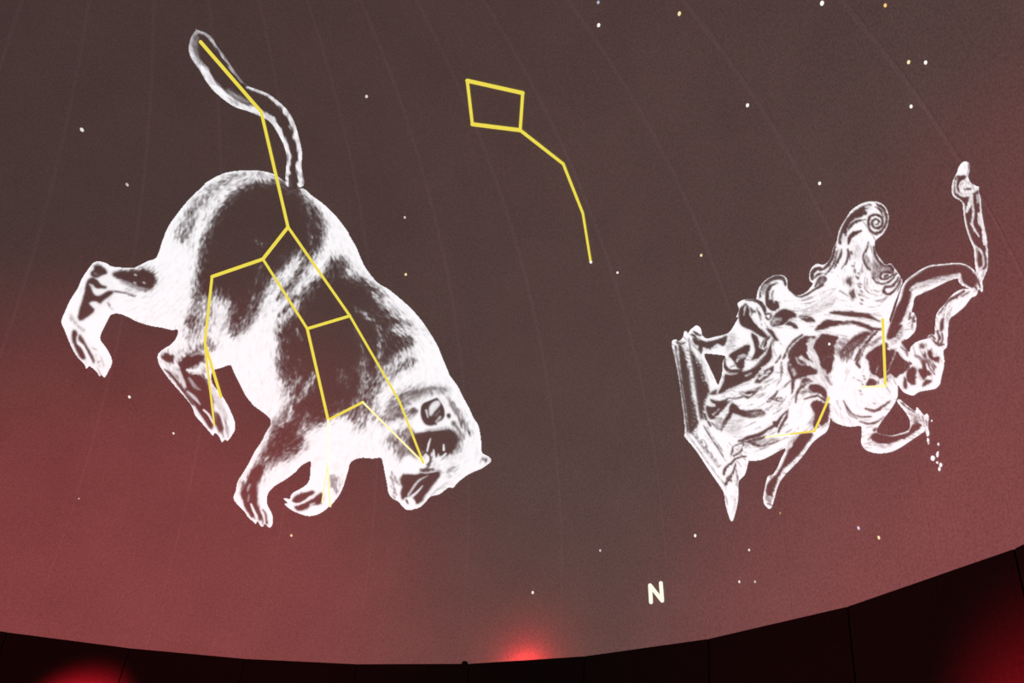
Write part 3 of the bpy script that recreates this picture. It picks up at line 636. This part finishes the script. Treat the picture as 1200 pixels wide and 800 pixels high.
D(r6(150,120, 175,92, 215,88, 280,100, 340,122, 305,195, 302,290, 282,395, 255,465, 205,430, 170,375, 125,280, 105,230, 118,170))
S(r6(195,350, 215,315, 250,300, 285,305), [1,1.5,1.5,1], .32)
S(r6(165,360, 140,300, 105,245), [1.5,3,4], .9); S(r6(85,225, 105,165, 170,95), [4.5,4,2], .82); S(r6(50,255, 90,305, 140,350), [1.5,3.4,3.2], .92); S(r6(55,180, 90,150, 80,130), [4,3,2], .85)
S(r6(0,320, 60,350, 130,400, 175,440, 190,520), [4,3.5,4,5,4], .88)
S(r6(215,430, 235,500, 270,560), [3,6,2], .55, 1.6); S(r6(175,400, 215,470), [2,3], .8)
D(r6(-20,395, 70,395, 140,445, 110,468, -20,492)); D(r6(0,515, 60,505, 110,540, 60,545, 20,590, -20,600), .1)
S(r6(60,480, 120,510, 180,560, 215,600), [2.5,3,3.5,3], .92); S(r6(0,560, 60,540), 3, .6)
D(r6(60,590, 95,560, 160,565, 215,610, 232,650, 225,700, 200,690, 150,650, 100,640)); S(r6(130,650, 180,670, 220,720), [2,3,2], .9); S(r6(0,640, 50,620, 90,640), [4,5,2], .55, 1.2); S(r6(20,700, 90,680, 150,670, 210,715), [1.5,2,2,2.5], .12)
D(r2(458,72, 500,52, 555,72, 582,82, 575,185, 545,215, 500,230, 478,240, 474,190, 482,140, 466,105)); S(r2(515,215, 525,245), [2.4,1.5], .95); S(r2(480,130, 470,180, 440,210), [2,4,2], .72, 1.4)
D(r2(375,278, 472,274, 440,332, 388,402, 330,462, 270,520, 232,590, 214,650, 192,690, 160,676, 166,612, 200,575, 240,530, 280,452, 308,385, 325,345))
S(r2(318,340, 345,310, 372,280), [5,5,3], .8, 1.3); S(r2(310,365, 325,350), 5, .9)
for (x, y) in ((160,690), (175,700), (190,710), (165,715), (180,725), (195,690), (170,740), (185,745), (155,705)): S(r2(x, y, x+5, y+6), 2.2, .45, .6)
# --- bosom and bodice
D(r6(300,215, 320,165, 370,130, 430,128, 440,150, 390,200, 345,285, 310,275), .68, 1.2)
D(r6(340,298, 365,240, 420,175, 480,120, 540,85, 610,65, 668,72, 620,108, 560,170, 505,220, 475,262, 455,330, 440,270, 420,340, 405,280, 375,350, 365,300), .03, 1.3)
for k in range(9): S(r6(350+16*k, 300-10*k, 400+22*k, 215-13*k), [1,2,1], .42, .7, .8)
S(r6(395,260, 390,330), [3,1.5], .5, 1); S(r6(425,280, 420,350), [3,1.5], .45, 1); S(r6(460,260, 440,310), [3,1.5], .5, 1)
S(r6(495,340, 520,290, 545,235), [2,3,2], .1); S(r6(515,350, 550,290, 580,210, 640,130, 700,70), [2.5,3.5,3.5,3,2], .07); S(r6(540,330, 560,260, 590,190), [1,1.5,1], .8); S(r6(510,365, 540,400), [3,3], .2)
S(r6(590,200, 660,180, 740,120), [3,5,3], .55, 1.2); S(r6(530,260, 540,200, 600,150), [1,2,1], .5)
D(r6(592,305, 650,240, 735,200, 800,185, 800,520, 770,500, 722,505, 690,455, 720,392, 650,412, 632,350), .02)
D(r3(-5,330, 50,290, 110,262, 150,318, 240,318, 282,385, 330,425, 372,440, 350,500, 300,530, 232,580, 185,548, 160,588, 110,570, 60,560, -5,515), .02)
S(r3(242,310, 225,370, 200,430, 160,530), [2.5,2,1.6,1], .65); S(r3(0,320, 40,290, 100,262), [3,2,1.5], .9)
S(r6(690,450, 715,390), [2.5,1.5], .5); D(r6(598,572, 640,510, 712,530, 692,570), .1)
S(r3(150,580, 190,560, 220,590), [2,4,2], .93); S(r6(640,480, 690,490, 720,505), [2,2,1], .85)
for (x, y) in ((480,500), (520,520), (545,530), (570,480), (580,510), (560,560), (535,620), (545,650)): S(r6(x, y, x+14, y+5), 1.5, .62, .6)
D(r6(665,735, 690,735, 680,748), .3, .6)
S(q8(215,130, 235,170, 265,200, 310,215, 360,212), [1,2.4,2.4,2.4,1.5], .35); S(q8(330,172, 375,185, 420,162, 460,130), [2,3,3.4,1.5], .2); S(q8(230,175, 250,205, 290,225), [1,1.8,1], .45)
S(q8(300,240, 350,250, 400,235, 425,215), [1,2.2,2.6,1.5], .3); S(q8(180,130, 200,175), [1,1.5], .7)
# --- raised arm
D(np.vstack([r1(152,275, 220,218, 300,165, 360,145, 440,142, 520,132, 590,138, 645,165, 705,232, 700,275, 668,312, 632,298, 585,262, 572,198, 540,203, 430,236, 330,252, 260,268, 205,290, 170,330, 185,345, 182,385, 160,460, 112,575, 78,612, 118,598, 95,650, 55,700, 0,720, 0,670, 35,560, 65,480, 110,395, 125,335)]))
S(r1(200,320, 280,290, 400,250, 540,215), [3,6,6,3], .75, 2); S(r1(140,540, 165,470), [3,3], .85, 1)
S(r1(40,740, 90,690, 120,640), [5,7,4], .7, 1.6); S(r1(175,305, 190,330), 2, .5, .8)
S(r1(450,455, 490,405, 540,380, 600,340), [2,3,4,2], .1); S(r1(400,520, 440,470), [2,2.5], .4); S(r1(580,380, 640,345), [2,1.5], .4)
D(r1(410,590, 425,555, 440,552, 438,610, 442,650, 425,640, 415,660, 408,625), .05)
S(r1(390,650, 405,700, 395,740), [2.4,3,2], .12); S(r1(425,670, 432,720, 410,752, 375,745), [1.5,2,2,2], .15)
S(r1(165,540, 200,560, 190,620), [1.5,3,2], .35, 1); S(r1(205,530, 210,580), [1,2], .1); S(r1(180,510, 170,560), [2,2], .2)
S(r1(675,290, 700,330), 2, .1); S(r1(705,265, 725,310), 1.6, .15)
D(q5(345,150, 410,148, 395,190, 365,225, 372,260, 420,272, 470,262, 492,250, 500,340, 506,400, 514,450, 524,510, 536,560, 544,650, 548,700, 546,770, 500,770, 485,690, 475,620, 445,560, 420,480, 405,400, 400,330, 340,280, 330,235, 335,180))
S(q5(350,165, 342,215, 352,260, 390,280, 440,275), [2,2.5,3,4,4], .9); S(q5(375,235, 370,205, 400,185, 440,200, 480,235), [2,2.5,4,4,2], .85); S(q5(400,240, 440,235), [2,3], .3)
S(q5(415,390, 440,330, 450,280), [3,5,4], .95); S(q5(450,290, 462,400, 450,460, 470,510, 498,552), [2.5,3,3.6,3,2], .9)
S(q5(490,280, 485,330), [3,2], .8); S(q5(500,400, 505,450, 525,500), [3,6,3], .93); S(q5(530,530, 540,600), [5,5], .97); S(q5(470,620, 510,650, 530,700), [2.5,3.5,2], .9)
S(q5(490,640, 480,720), [2.5,1.5], .7); S(q5(520,680, 530,740, 500,780), [2.5,3,4], .85)
D(q5(350,130, 368,85, 402,55, 425,70, 415,110, 385,140), 1.0, .7); S(q5(430,70, 432,110, 420,145), [2,2.4,1], .35)
# --- head
D(r3(455,285, 485,255, 520,270, 505,300, 470,310), .4, 1); S(r3(470,270, 500,300), 2, .15)
D(r3(535,350, 555,315, 580,345, 590,385, 640,385, 642,442, 600,422, 560,400)); S(r3(580,330, 600,380), [3,2], .85)
D(r3(470,400, 505,420, 525,500, 580,548, 525,562, 500,605, 470,560, 450,520, 462,492, 492,492)); S(r3(505,330, 530,420, 560,490, 600,545), [1.5,2,2,1.5], .25); S(r3(545,410, 580,470, 600,510), [1.5,2,1.5], .2); S(r3(570,420, 610,480), [1,2], .35); S(r3(470,320, 500,380, 520,440), [1,2,1.5], .3)
D(r3(345,520, 382,482, 422,480, 432,560, 420,602, 432,640, 385,640, 345,600)); D(r3(310,640, 318,565, 335,600, 345,650, 320,690), .06)
S(r3(350,630, 365,660), [2,3], .95); S(r3(430,560, 470,600), [3,2], .9); D(r3(425,612, 460,590, 485,620, 460,645, 430,640), 1.0)
D(r3(490,640, 520,600, 580,603, 545,635, 490,662), .08); S(r3(300,530, 345,480, 372,450), [3,4,3], .05); S(r3(285,290, 330,330, 350,370), [2,3,2], .45); D(r3(295,240, 325,225, 350,290, 350,340, 325,300, 300,270), .03)
S(r3(420,370, 470,400, 480,440), [3,4,2], .55, 1); S(r3(540,200, 575,190, 605,215), [1.5,2.4,2], .15); S(r3(590,230, 640,275, 690,265), [2,2.4,2], .15)
# --- lowered robe
D(r4(440,692, 500,595, 518,505, 560,518, 640,502, 720,482, 800,468, 830,470, 800,525, 720,572, 600,622, 500,672)); D(r7(250,75, 320,60, 395,10, 405,20, 330,102, 260,130), .03)
S(r4(520,365, 515,420, 545,470, 620,478, 680,465), [2,3.5,4,4,1.5], .08); S(r4(535,480, 580,500, 640,490), [2,2,1], .6)
S(r4(500,400, 490,470, 500,540, 470,620, 440,690), 1.8, .95)
D(r4(552,332, 620,282, 742,225, 738,300, 702,372, 698,440, 642,452, 592,372)); S(r4(628,385, 650,350, 705,330), [3,5,4], .75, 1.4)
D(r4(560,150, 600,110, 610,170, 570,260, 530,290), .74, 2); S(r4(715,520, 760,500), 3, .5)
S(r4(420,690, 450,640, 470,640), [1,1,1], .9); D(r4(370,692, 442,640, 432,690, 402,702), .12); D(r4(372,742, 470,762, 545,742, 500,795, 410,812, 450,830), .05)
D(q1(272,600, 320,612, 400,580, 432,568, 372,642, 312,692, 280,662), .05); S(q1(290,590, 340,600), 3, .95); S(q1(262,660, 272,690), 3, .15); S(q1(285,710, 300,735), 2.6, .2); S(q1(320,660, 360,620), [3,2], .6)
D(r7(-5,335, 60,312, 105,298, 65,342, -5,392), .05)
D(r7(38,605, 58,510, 110,430, 120,370, 150,335, 190,370, 232,402, 300,405, 420,400, 432,440, 330,470, 250,462, 160,440, 105,508, 72,560)); S(r7(300,440, 360,435, 425,440), [6,8,6], .42, 1.6)
S(r7(150,440, 180,470), [3,4], .97, 1); D(r7(110,560, 150,500, 190,560, 220,520, 200,620, 120,610), .8, 3)
S(r7(200,700, 290,662, 400,632, 480,582, 560,530, 600,470, 655,408), [1,4,4.4,3,4,2.6,1], .1); S(r7(580,605, 610,540, 650,470, 672,392), [2.8,3.4,3,1], .1); S(r7(540,520, 560,550), 4, .12)
S(r7(300,700, 400,672, 460,650), [4,4,1.5], .12); D(r7(310,702, 400,682, 520,660, 580,672, 520,712, 400,740), .72, .8); S(r7(300,705, 390,745, 520,715, 590,680), [1.4,1.8,1.5,1], .25)
D(r7(205,240, 280,230, 360,200, 432,178, 392,212, 332,272, 292,296, 240,262), .1); S(r7(230,245, 300,265, 330,250), [2,3,1.5], .85); S(r7(320,220, 370,210), [2,2], .7)
D(r7(355,140, 400,90, 500,30, 535,5, 512,60, 440,120, 400,150), .08); S(r7(400,110, 440,80, 470,70), [3,2.6,3], .92); S(r7(480,50, 500,40), 2.5, .9)
S(r7(100,290, 180,295, 240,275), [1.5,2,1], .3); S(r7(60,250, 160,200, 300,150), [1,2,1], .8)
S(r7(485,300, 540,268, 570,225), [1.5,2.5,2], .2); S(r7(500,290, 560,310, 612,330), [1.5,2.5,1.5], .3); S(r7(540,290, 610,292), [3,1.5], .35); S(r7(475,325, 505,318), 2.5, .4); S(r7(440,150, 530,110), [1,2], .5)
D(r7(672,0, 800,-10, 800,55, 745,98, 712,135, 690,85), .06); D(r7(690,10, 730,20, 750,70, 720,90), .7, 1); S(r7(715,130, 712,190, 705,250), [4,3.4,1], .15); S(r7(610,200, 650,165, 690,125), [1,2,1.5], .4); S(r7(600,0, 605,100), [2,1], .5)
S(r7(740,330, 750,250, 790,180), [2,3,3], .3)
# --- throne base: three long mouldings and a plinth
D(q1(88,195, 120,225, 140,300, 152,360, 168,480, 190,600, 215,725, 158,782, 142,660, 118,500, 98,330), .03, 1); D(q1(165,215, 210,300, 232,300, 268,430, 292,512, 266,560, 255,640, 242,705, 222,620, 202,480, 185,350), .05, 1.2)
for k in range(20):
    y = 230+26*k; S(q1(112+.19*y*.5, y, 140+.16*y*.5+8*(k % 3), y+6), [1,1.6], .5, .8, .8)
for k in range(8): S(q1(200+9*k, 290+24*k, 222+9*k, 285+24*k), [2,1], .7, .8, .8)
S(q1(65,200, 90,360, 115,540, 140,720, 148,790), 1.6, .15); S(q1(52,230, 75,360, 100,520, 128,760), [1,1.4,1.4,1.2], .4); S(q1(78,175, 100,185, 130,180), [3,3,2], .3)
S(q1(155,150, 170,260, 200,450, 235,700), [1,1.4,1.4,1], .25)
S(q1(225,260, 250,330, 285,440), [3,4,2], .85, 1.4)
D(q1(180,148, 200,150, 240,165, 290,172, 350,157, 412,135, 392,200, 342,186, 300,222, 250,210, 240,240, 215,225, 225,200, 195,190), .02); S(q1(190,105, 215,125, 235,130), [2,2.4,1.5], .1); S(q1(172,125, 200,140, 215,160), [2,2.4,1.5], .15); S(q1(235,225, 238,245), 2.4, .1)
S(q2(255,50, 290,110, 350,200, 405,285), [1,1.8,1.8,1], .3, .5); S(q2(275,60, 320,130, 380,220), [1,1.2,1], .6, .5); S(q2(150,110, 250,250, 330,360, 400,450), 1.2, .62, .5); S(q2(160,100, 215,80), [1.4,1], .5)
for k in range(22):
    x = 180+8*k; y = 105+10.5*k; a_ = 10+6*((k*7) % 4)
    S(q2(x, y, x+a_*.8, y-a_*.5), 1.3, .35+.1*((k*5) % 3), .5)
S(q2(440,245, 452,195, 480,175, 522,168, 500,225, 455,250), [2,1.6,1.4,1.4,2,2], .2); S(q2(390,370, 400,335, 440,300, 480,265, 540,255), [3,3.4,2.5,2,1.2], .15); S(q2(402,440, 425,400, 450,365, 470,300), [3,4,2.5,1.5], .18)
S(q2(415,400, 440,420), [3,2], .3); S(q2(470,340, 480,400, 478,430), [1,2,1], .5); S(q2(455,520, 465,580, 450,640), [2,3,2], .88, 1); S(q2(490,150, 560,160, 640,190), [2,2.6,1.5], .2); S(q2(310,30, 350,70, 385,60, 400,20), [2,2,2.5,2], .35)
D(q2(330,0, 380,0, 372,60, 345,70), .7, 1); D(q2(400,60, 450,10, 520,0, 480,60, 420,80), .84, 2)
# --- lowered forearm and hand
D(r8(148,442, 190,416, 240,420, 320,442, 400,432, 468,412, 500,352, 545,335, 582,350, 530,402, 460,452, 380,482, 300,508, 225,508, 172,490)); S(r8(180,500, 240,530, 320,520), [2,4,2], .8, 1.6); S(r8(130,470, 155,440), 2, .4); D(r8(165,390, 195,370, 200,390, 180,402), .08)
S(r8(410,160, 460,200, 520,240), [1.5,2,1.5], .2); D(r8(510,310, 520,270, 545,280, 560,330, 520,340), .45, .8); S(r8(555,260, 575,310), 1.6, .35); S(r8(590,270, 600,320), 1.6, .3); S(r8(450,190, 490,260, 500,320), 1.4, .75); S(r8(600,340, 620,400), 1.2, .6); S(r8(620,300, 630,350), 2, .4)
# fine engraving grain, then a crisp outline
g_ = gauss(np.random.default_rng(11).standard_normal(Q.X.shape), 1.0/Q.st*.6); g_ /= g_.std()
ctlq = [(830,440,.2,1), (860,420,1,-.5), (870,480,1,-.35), (900,500,1,-.5), (920,460,.5,-1), (900,410,.4,1), (880,370,.5,1), (940,440,.4,1), (950,480,.5,-1), (1000,440,-.5,1), (990,480,.4,1), (1020,500,1,-.2), (930,380,1,-.1), (1000,375,1,.05),
        (1000,320,-.2,1), (960,330,1,-.6), (1060,350,.6,-1), (1100,325,1,-.2), (1130,350,-.8,1), (1090,420,.3,1), (840,530,.6,1), (855,580,.2,1), (1145,260,.2,1)]
Uq, Wq = Q.flow(ctlq)
e1 = Q.lic(Uq, Wq, 7, 31, 1.1); e2 = Q.lic(Uq, Wq, 3, 32, .9); big = gauss(np.random.default_rng(33).standard_normal(Q.X.shape), 9/Q.st); big /= big.std()
hard = Q.V
soft_ = gauss(Q.V, 1.3/Q.st); wide_ = gauss(Q.V, 4/Q.st)
Q.V = .80*hard + .16*soft_ + .04*wide_
Q.V = Q.samp(Q.V, Q.X+.22*e2, Q.Y+.22*e1)
midq = 4*np.clip(Q.V, 0, 1)*np.clip(1-Q.V, 0, 1)
white = np.clip((Q.V-.75)*4, 0, 1)
bright = np.exp(-((Q.X-1000)**2+(Q.Y-465)**2)/45**2)
lines_ = np.clip(e1-.9+.4*big, 0, 1.2)*.26*(1-.85*bright)
Q.V = np.clip(Q.V + .10*e2*midq + .05*g_*midq - white*lines_, 0, 1)
Q.rim(.8, .85)
inP = lambda P: (lambda m_: m_)(Q.inside(spline(P, True, 3), (slice(0, Q.h), slice(0, Q.w))))
m_base = inP(base_poly)
m_back = inP(throne_back) & ~m_base & ~inP(raised_arm) & ~inP(np.vstack([q6(15,180, 35,130, 25,90, 60,65, 150,68, 205,100, 240,170, 280,165, 340,130, 420,150, 440,190, 540,215, 640,145, 740,138), q7(60,138, 225,160, 300,210), P_(1034,420, 940,430, 870,420)]))
qe = tag(empty('projected_queen', tuple(on_dome([(860, 600)], .01)[0])), 'white engraved seated queen and throne projected sideways on the dome', 'projected drawing')
Q.build('throne_base', M_art, qe, m_base); Q.build('throne_back', M_art, qe, m_back); Q.build('robed_figure', M_art, qe, ~(m_base | m_back))

# ------------------------------------------------------------------ projected yellow star-figure lines
def strip(P, widths, inset, name, parent, mat, cap=True):
    """a flat bar of light from P0 to P1 in pixels, with rounded ends, lying on the dome; split along its length so that it hugs the curve"""
    P = np.asarray(P, float); d = P[1]-P[0]; L = np.hypot(*d); d /= L; nn = np.array([-d[1], d[0]])
    k = max(2, int(L/12)); top = []; bot = []
    for i in range(k+1):
        t = i/k; w_ = (widths[0]*(1-t)+widths[1]*t)/2
        c = P[0]+(P[1]-P[0])*t; top.append(c+nn*w_); bot.append(c-nn*w_)
    e0 = [P[0]+(widths[0]/2)*(math.cos(a)*nn - math.sin(a)*d) for a in np.linspace(0, math.pi, 7)[1:-1]]
    e1 = [P[1]+(widths[1]/2)*(-math.cos(a)*nn + math.sin(a)*d) for a in np.linspace(0, math.pi, 7)[1:-1]]
    px = np.array(top+bot+e0+e1); v = on_dome(px, inset); K = k+1
    fs = [(i, i+1, K+i+1, K+i) for i in range(k)]
    fs.append(tuple([0]+[2*K+i for i in range(5)]+[K]))
    fs.append(tuple([2*K-1]+[2*K+5+i for i in range(5)]+[K-1]))
    return mesh_obj(name, v, fs, mat, parent)
def star_figure(label, segs, inset=0.0042, pale=(), faint=()):   # where white drawing lies under it, the yellow washes out
    base = on_dome([segs[0][:2]], inset)[0]
    e = tag(empty('constellation_figure', tuple(base)), label, 'projected lines', 'yellow constellation figures')
    for i, s in enumerate(segs):
        x0, y0, x1, y1, w0, w1 = s
        strip([(x0, y0), (x1, y1)], (w0, w1), inset + .00012*i, 'line_segment', e, M_pale if i in pale else M_faint if i in faint else M_line)
    return e
star_figure('branching yellow constellation lines lying over the projected bear', [
    (235,49, 306,131, 4.2,4.0), (306,131, 337.5,266, 3.6,3.6), (337.5,266, 308,303.5, 4,4), (308,303.5, 248.5,324, 4,4), (248.5,324, 240,402, 3.2,3.2),
    (240,402, 259,465, 3.4,3.2), (240,402, 251,498, 2.8,2.2), (308,303.5, 360,385, 3.0,3.0), (337.5,266, 410,370, 3.2,3.0), (360,385, 410,370, 3.4,3.4), (360,385, 384.5,492, 3.4,3.2),
    (384.5,492, 425,471, 3,3), (425,471, 496,542, 2.2,2.2), (410,370, 468,470, 2.8,2.6), (468,470, 496,542, 2.6,2.6),
    (384.5,492, 384,545, 2.4,1.6), (384,545, 377.5,588, 1.4,1.8), (384,545, 387,593, 1.4,2.2)], pale=(12, 16, 17), faint=(15,))
star_figure('yellow little dipper outline with a bent handle on empty dome', [
    (547.5,94.5, 612.5,109, 4.6,4.6), (612.5,109, 609.5,152.5, 3.6,3.6), (609.5,152.5, 553.5,145.5, 4.6,4.6), (553.5,145.5, 547.5,94.5, 3.6,3.6),
    (609.5,152.5, 660,192, 3.8,3.4), (660,192, 683,250, 3.2,3.0), (683,250, 692,306, 2.8,2.6)])
star_figure('yellow zigzag constellation lines lying over the projected seated queen', [
    (1034.5,374, 1037.5,452, 3.4,3.2), (1037.5,452, 1010,453.5, 2.4,1.8), (971.5,466, 954.5,505, 2.8,2.8), (954.5,505, 925,508.5, 2.4,2.0), (925,508.5, 897,512, 1.8,1.6)], pale=(1, 4))

# ------------------------------------------------------------------ the letter N for north
cN = crop(730, 660, 11.43)
pts = cN(362,292, 375,518, 525,498, 507,262)
vs = []; fs = []
def capsule(a, b, w_, inset):
    d = (b-a)/np.hypot(*(b-a)); nn = np.array([-d[1], d[0]])
    P = [a+w_/2*(math.cos(t)*nn-math.sin(t)*d) for t in np.linspace(0, math.pi, 9)] + [b+w_/2*(-math.cos(t)*nn+math.sin(t)*d) for t in np.linspace(0, math.pi, 9)]
    s0 = len(vs); vs.extend(on_dome(P, inset)); fs.append(tuple(range(s0, s0+len(P))))
capsule(pts[0], pts[1], 4.4, .003); capsule(pts[0], pts[2], 4.4, .0032); capsule(pts[3], pts[2], 4.4, .0034)
tag(mesh_obj('compass_letter', vs, fs, M_letter), 'glowing pale letter N low on the dome above the rim', 'letter')

# ------------------------------------------------------------------ stars
WHT, YEL, ORA, BLU = (1, .97, .93), (1, .85, .45), (1, .62, .22), (.75, .75, 1)
star_mats = {}
def star_mat(c, s):
    if (c, s) not in star_mats: star_mats[(c, s)] = light_mat('star_light', c, s)
    return star_mats[(c, s)]
# x, y, length, width (px), angle of the long axis from vertical, colour, strength, label
STARS = [
 (96,152, 5.0,3.4, -40, WHT,.75, 'large white star out beside the bear tail tuft'),
 (149,216.3, 4.2,2.6, -35, WHT,.5, 'dim white star between the bear rump and the large star beside its tail tuft'),
 (429.5,113, 3.4,3.0, 0, WHT,.62, 'white star between the bear tail and the dipper bowl'),
 (474.3,254.7, 2.8,2.4, 0, WHT,.55, 'small white star above the yellow star behind the bear back'),
 (475.5,321.5, 2.8,2.6, 0, YEL,.85, 'small yellow star just behind the bear back'),
 (701,2.8, 3.8,2.8, 20, BLU,.55, 'dim bluish star, upper of the close upright pair above the dipper'),
 (701.5,29.5, 4.4,3.2, 15, WHT,.95, 'bright white star, lower of the close upright pair above the dipper'),
 (796,16, 5.0,3.2, 15, YEL,.9, 'cream star between the upright pair and the brightest star high on the dome'),
 (963.2,3.8, 5.6,4.0, 15, WHT,1.0, 'brightest white star high on the dome beside the orange star'),
 (1037.3,6.3, 4.2,3.4, 15, ORA,.9, 'orange star high on the dome'),
 (1064.7,72.8, 4.4,3.2, 15, YEL,.95, 'cream star, yellower one of the level pair above the raised arm'),
 (1084.6,73.2, 4.4,3.4, 15, WHT,1.0, 'white star, whiter one of the level pair above the raised arm'),
 (1067.6,124.7, 4.0,3.2, 10, WHT,.95, 'white star under the level pair, above the raised hand'),
 (875.9,123.3, 4.2,3.2, 15, WHT,.95, 'white star on the seam between the dipper and the level pair'),
 (960.4,214.8, 3.8,3.0, 10, WHT,.95, 'white star above the scrolled throne back'),
 (821.7,299, 3.0,2.6, 0, YEL,.85, 'cream star between the dipper handle and the throne'),
 (723.6,319.3, 2.6,2.4, 0, WHT,.85, 'tiny white star beside the end of the dipper handle'),
 (692.3,307, 3.0,2.6, 0, WHT,1.0, 'white star at the tip of the dipper handle'),
 (971.8,403, 2.8,2.4, 0, WHT,1.0, 'white star in the dark lap of the seated queen'),
 (151.6,465, 3.4,2.6, -40, WHT,.85, 'white star between the two bear hind paws'),
 (203.3,507.6, 2.6,2.0, -40, WHT,.8, 'small white star below the near hind leg of the bear'),
 (92.3,584, 2.0,1.8, 0, WHT,.35, 'faint white star low below the bear hind paws'),
 (341.4,627.2, 2.8,2.2, -20, YEL,.85, 'small cream star just under the bear fore paws'),
 (703.3,644.8, 2.4,2.0, 0, WHT,.6, 'faint white star between the bear head and the letter N'),
 (624.2,694, 3.2,2.4, 0, WHT,.85, 'white star above the red cove glow'),
 (814.6,627.4, 3.4,2.4, 0, WHT,.95, 'white star under the pointed foot of the throne'),
 (877.8,644.2, 2.8,2.2, -10, WHT,.7, 'small white star below the queen bare foot'),
 (866.3,681.4, 3.0,1.9, -10, WHT,.85, 'small white star, brighter one of the level pair beside the letter N'),
 (884.7,681.4, 2.8,1.7, -10, WHT,.6, 'small dim star, fainter one of the level pair beside the letter N'),
 (914.3,601, 2.8,2.2, 0, ORA,.3, 'faint reddish star close beside the queen bare foot'),
 (1006,618.5, 4.0,2.4, -20, BLU,.8, 'bluish star low below the queen lowered arm'),
 (1029.8,629.7, 4.0,2.4, -20, YEL,.95, 'cream star beside the bluish one, low below the queen lowered arm'),
]
for (x, y, l, w_, ang, c, s, lab) in STARS:
    a = math.radians(ang); u = np.array([math.sin(a), -math.cos(a)]); v = np.array([math.cos(a), math.sin(a)])
    ring = [np.array([x, y])+u*l*.56*math.cos(t)+v*w_*.56*math.sin(t) for t in np.linspace(0, 2*math.pi, 13)[:-1]]
    ins = .006 if x in (971.8, 692.3) else .0025
    co = np.vstack([on_dome(ring, ins), on_dome([(x, y)], ins+.001)])
    f = [(i, (i+1) % 12, 12) for i in range(12)]
    tag(mesh_obj('star', co, f, star_mat(c, s)), lab, 'star', 'stars on the dome')

# ------------------------------------------------------------------ small sensor box on the rim
e = tag(empty('rim_box', tuple(polar(35.65, RW+.003, ZT))), 'small black box sitting on the wall rim', 'box')
def boxmesh(name, c, sx, sy, sz, az, mat, parent, bev=.004):
    import bmesh
    bm = bmesh.new(); bmesh.ops.create_cube(bm, size=1.0)
    bmesh.ops.scale(bm, vec=(sx, sy, sz), verts=bm.verts)
    bmesh.ops.bevel(bm, geom=list(bm.edges), offset=bev, segments=2, affect='EDGES')
    bmesh.ops.rotate(bm, cent=(0, 0, 0), matrix=Matrix.Rotation(-math.radians(az), 3, 'Z'), verts=bm.verts)
    bmesh.ops.translate(bm, vec=c, verts=bm.verts)
    me = bpy.data.meshes.new(name); bm.to_mesh(me); bm.free(); me.materials.append(mat)
    o = bpy.data.objects.new(name, me); col.objects.link(o)
    o.parent = parent; o.matrix_parent_inverse = Matrix.Translation(-parent.location); return o
pb = polar(35.65, RW+.003, ZT)
boxmesh('housing', pb+Vector((0, 0, .010)), .046, .03, .020, 35.65, M_black, e)
boxmesh('cap', pb+Vector((0, 0, .0225)), .028, .024, .005, 35.65, M_black, e, .001)
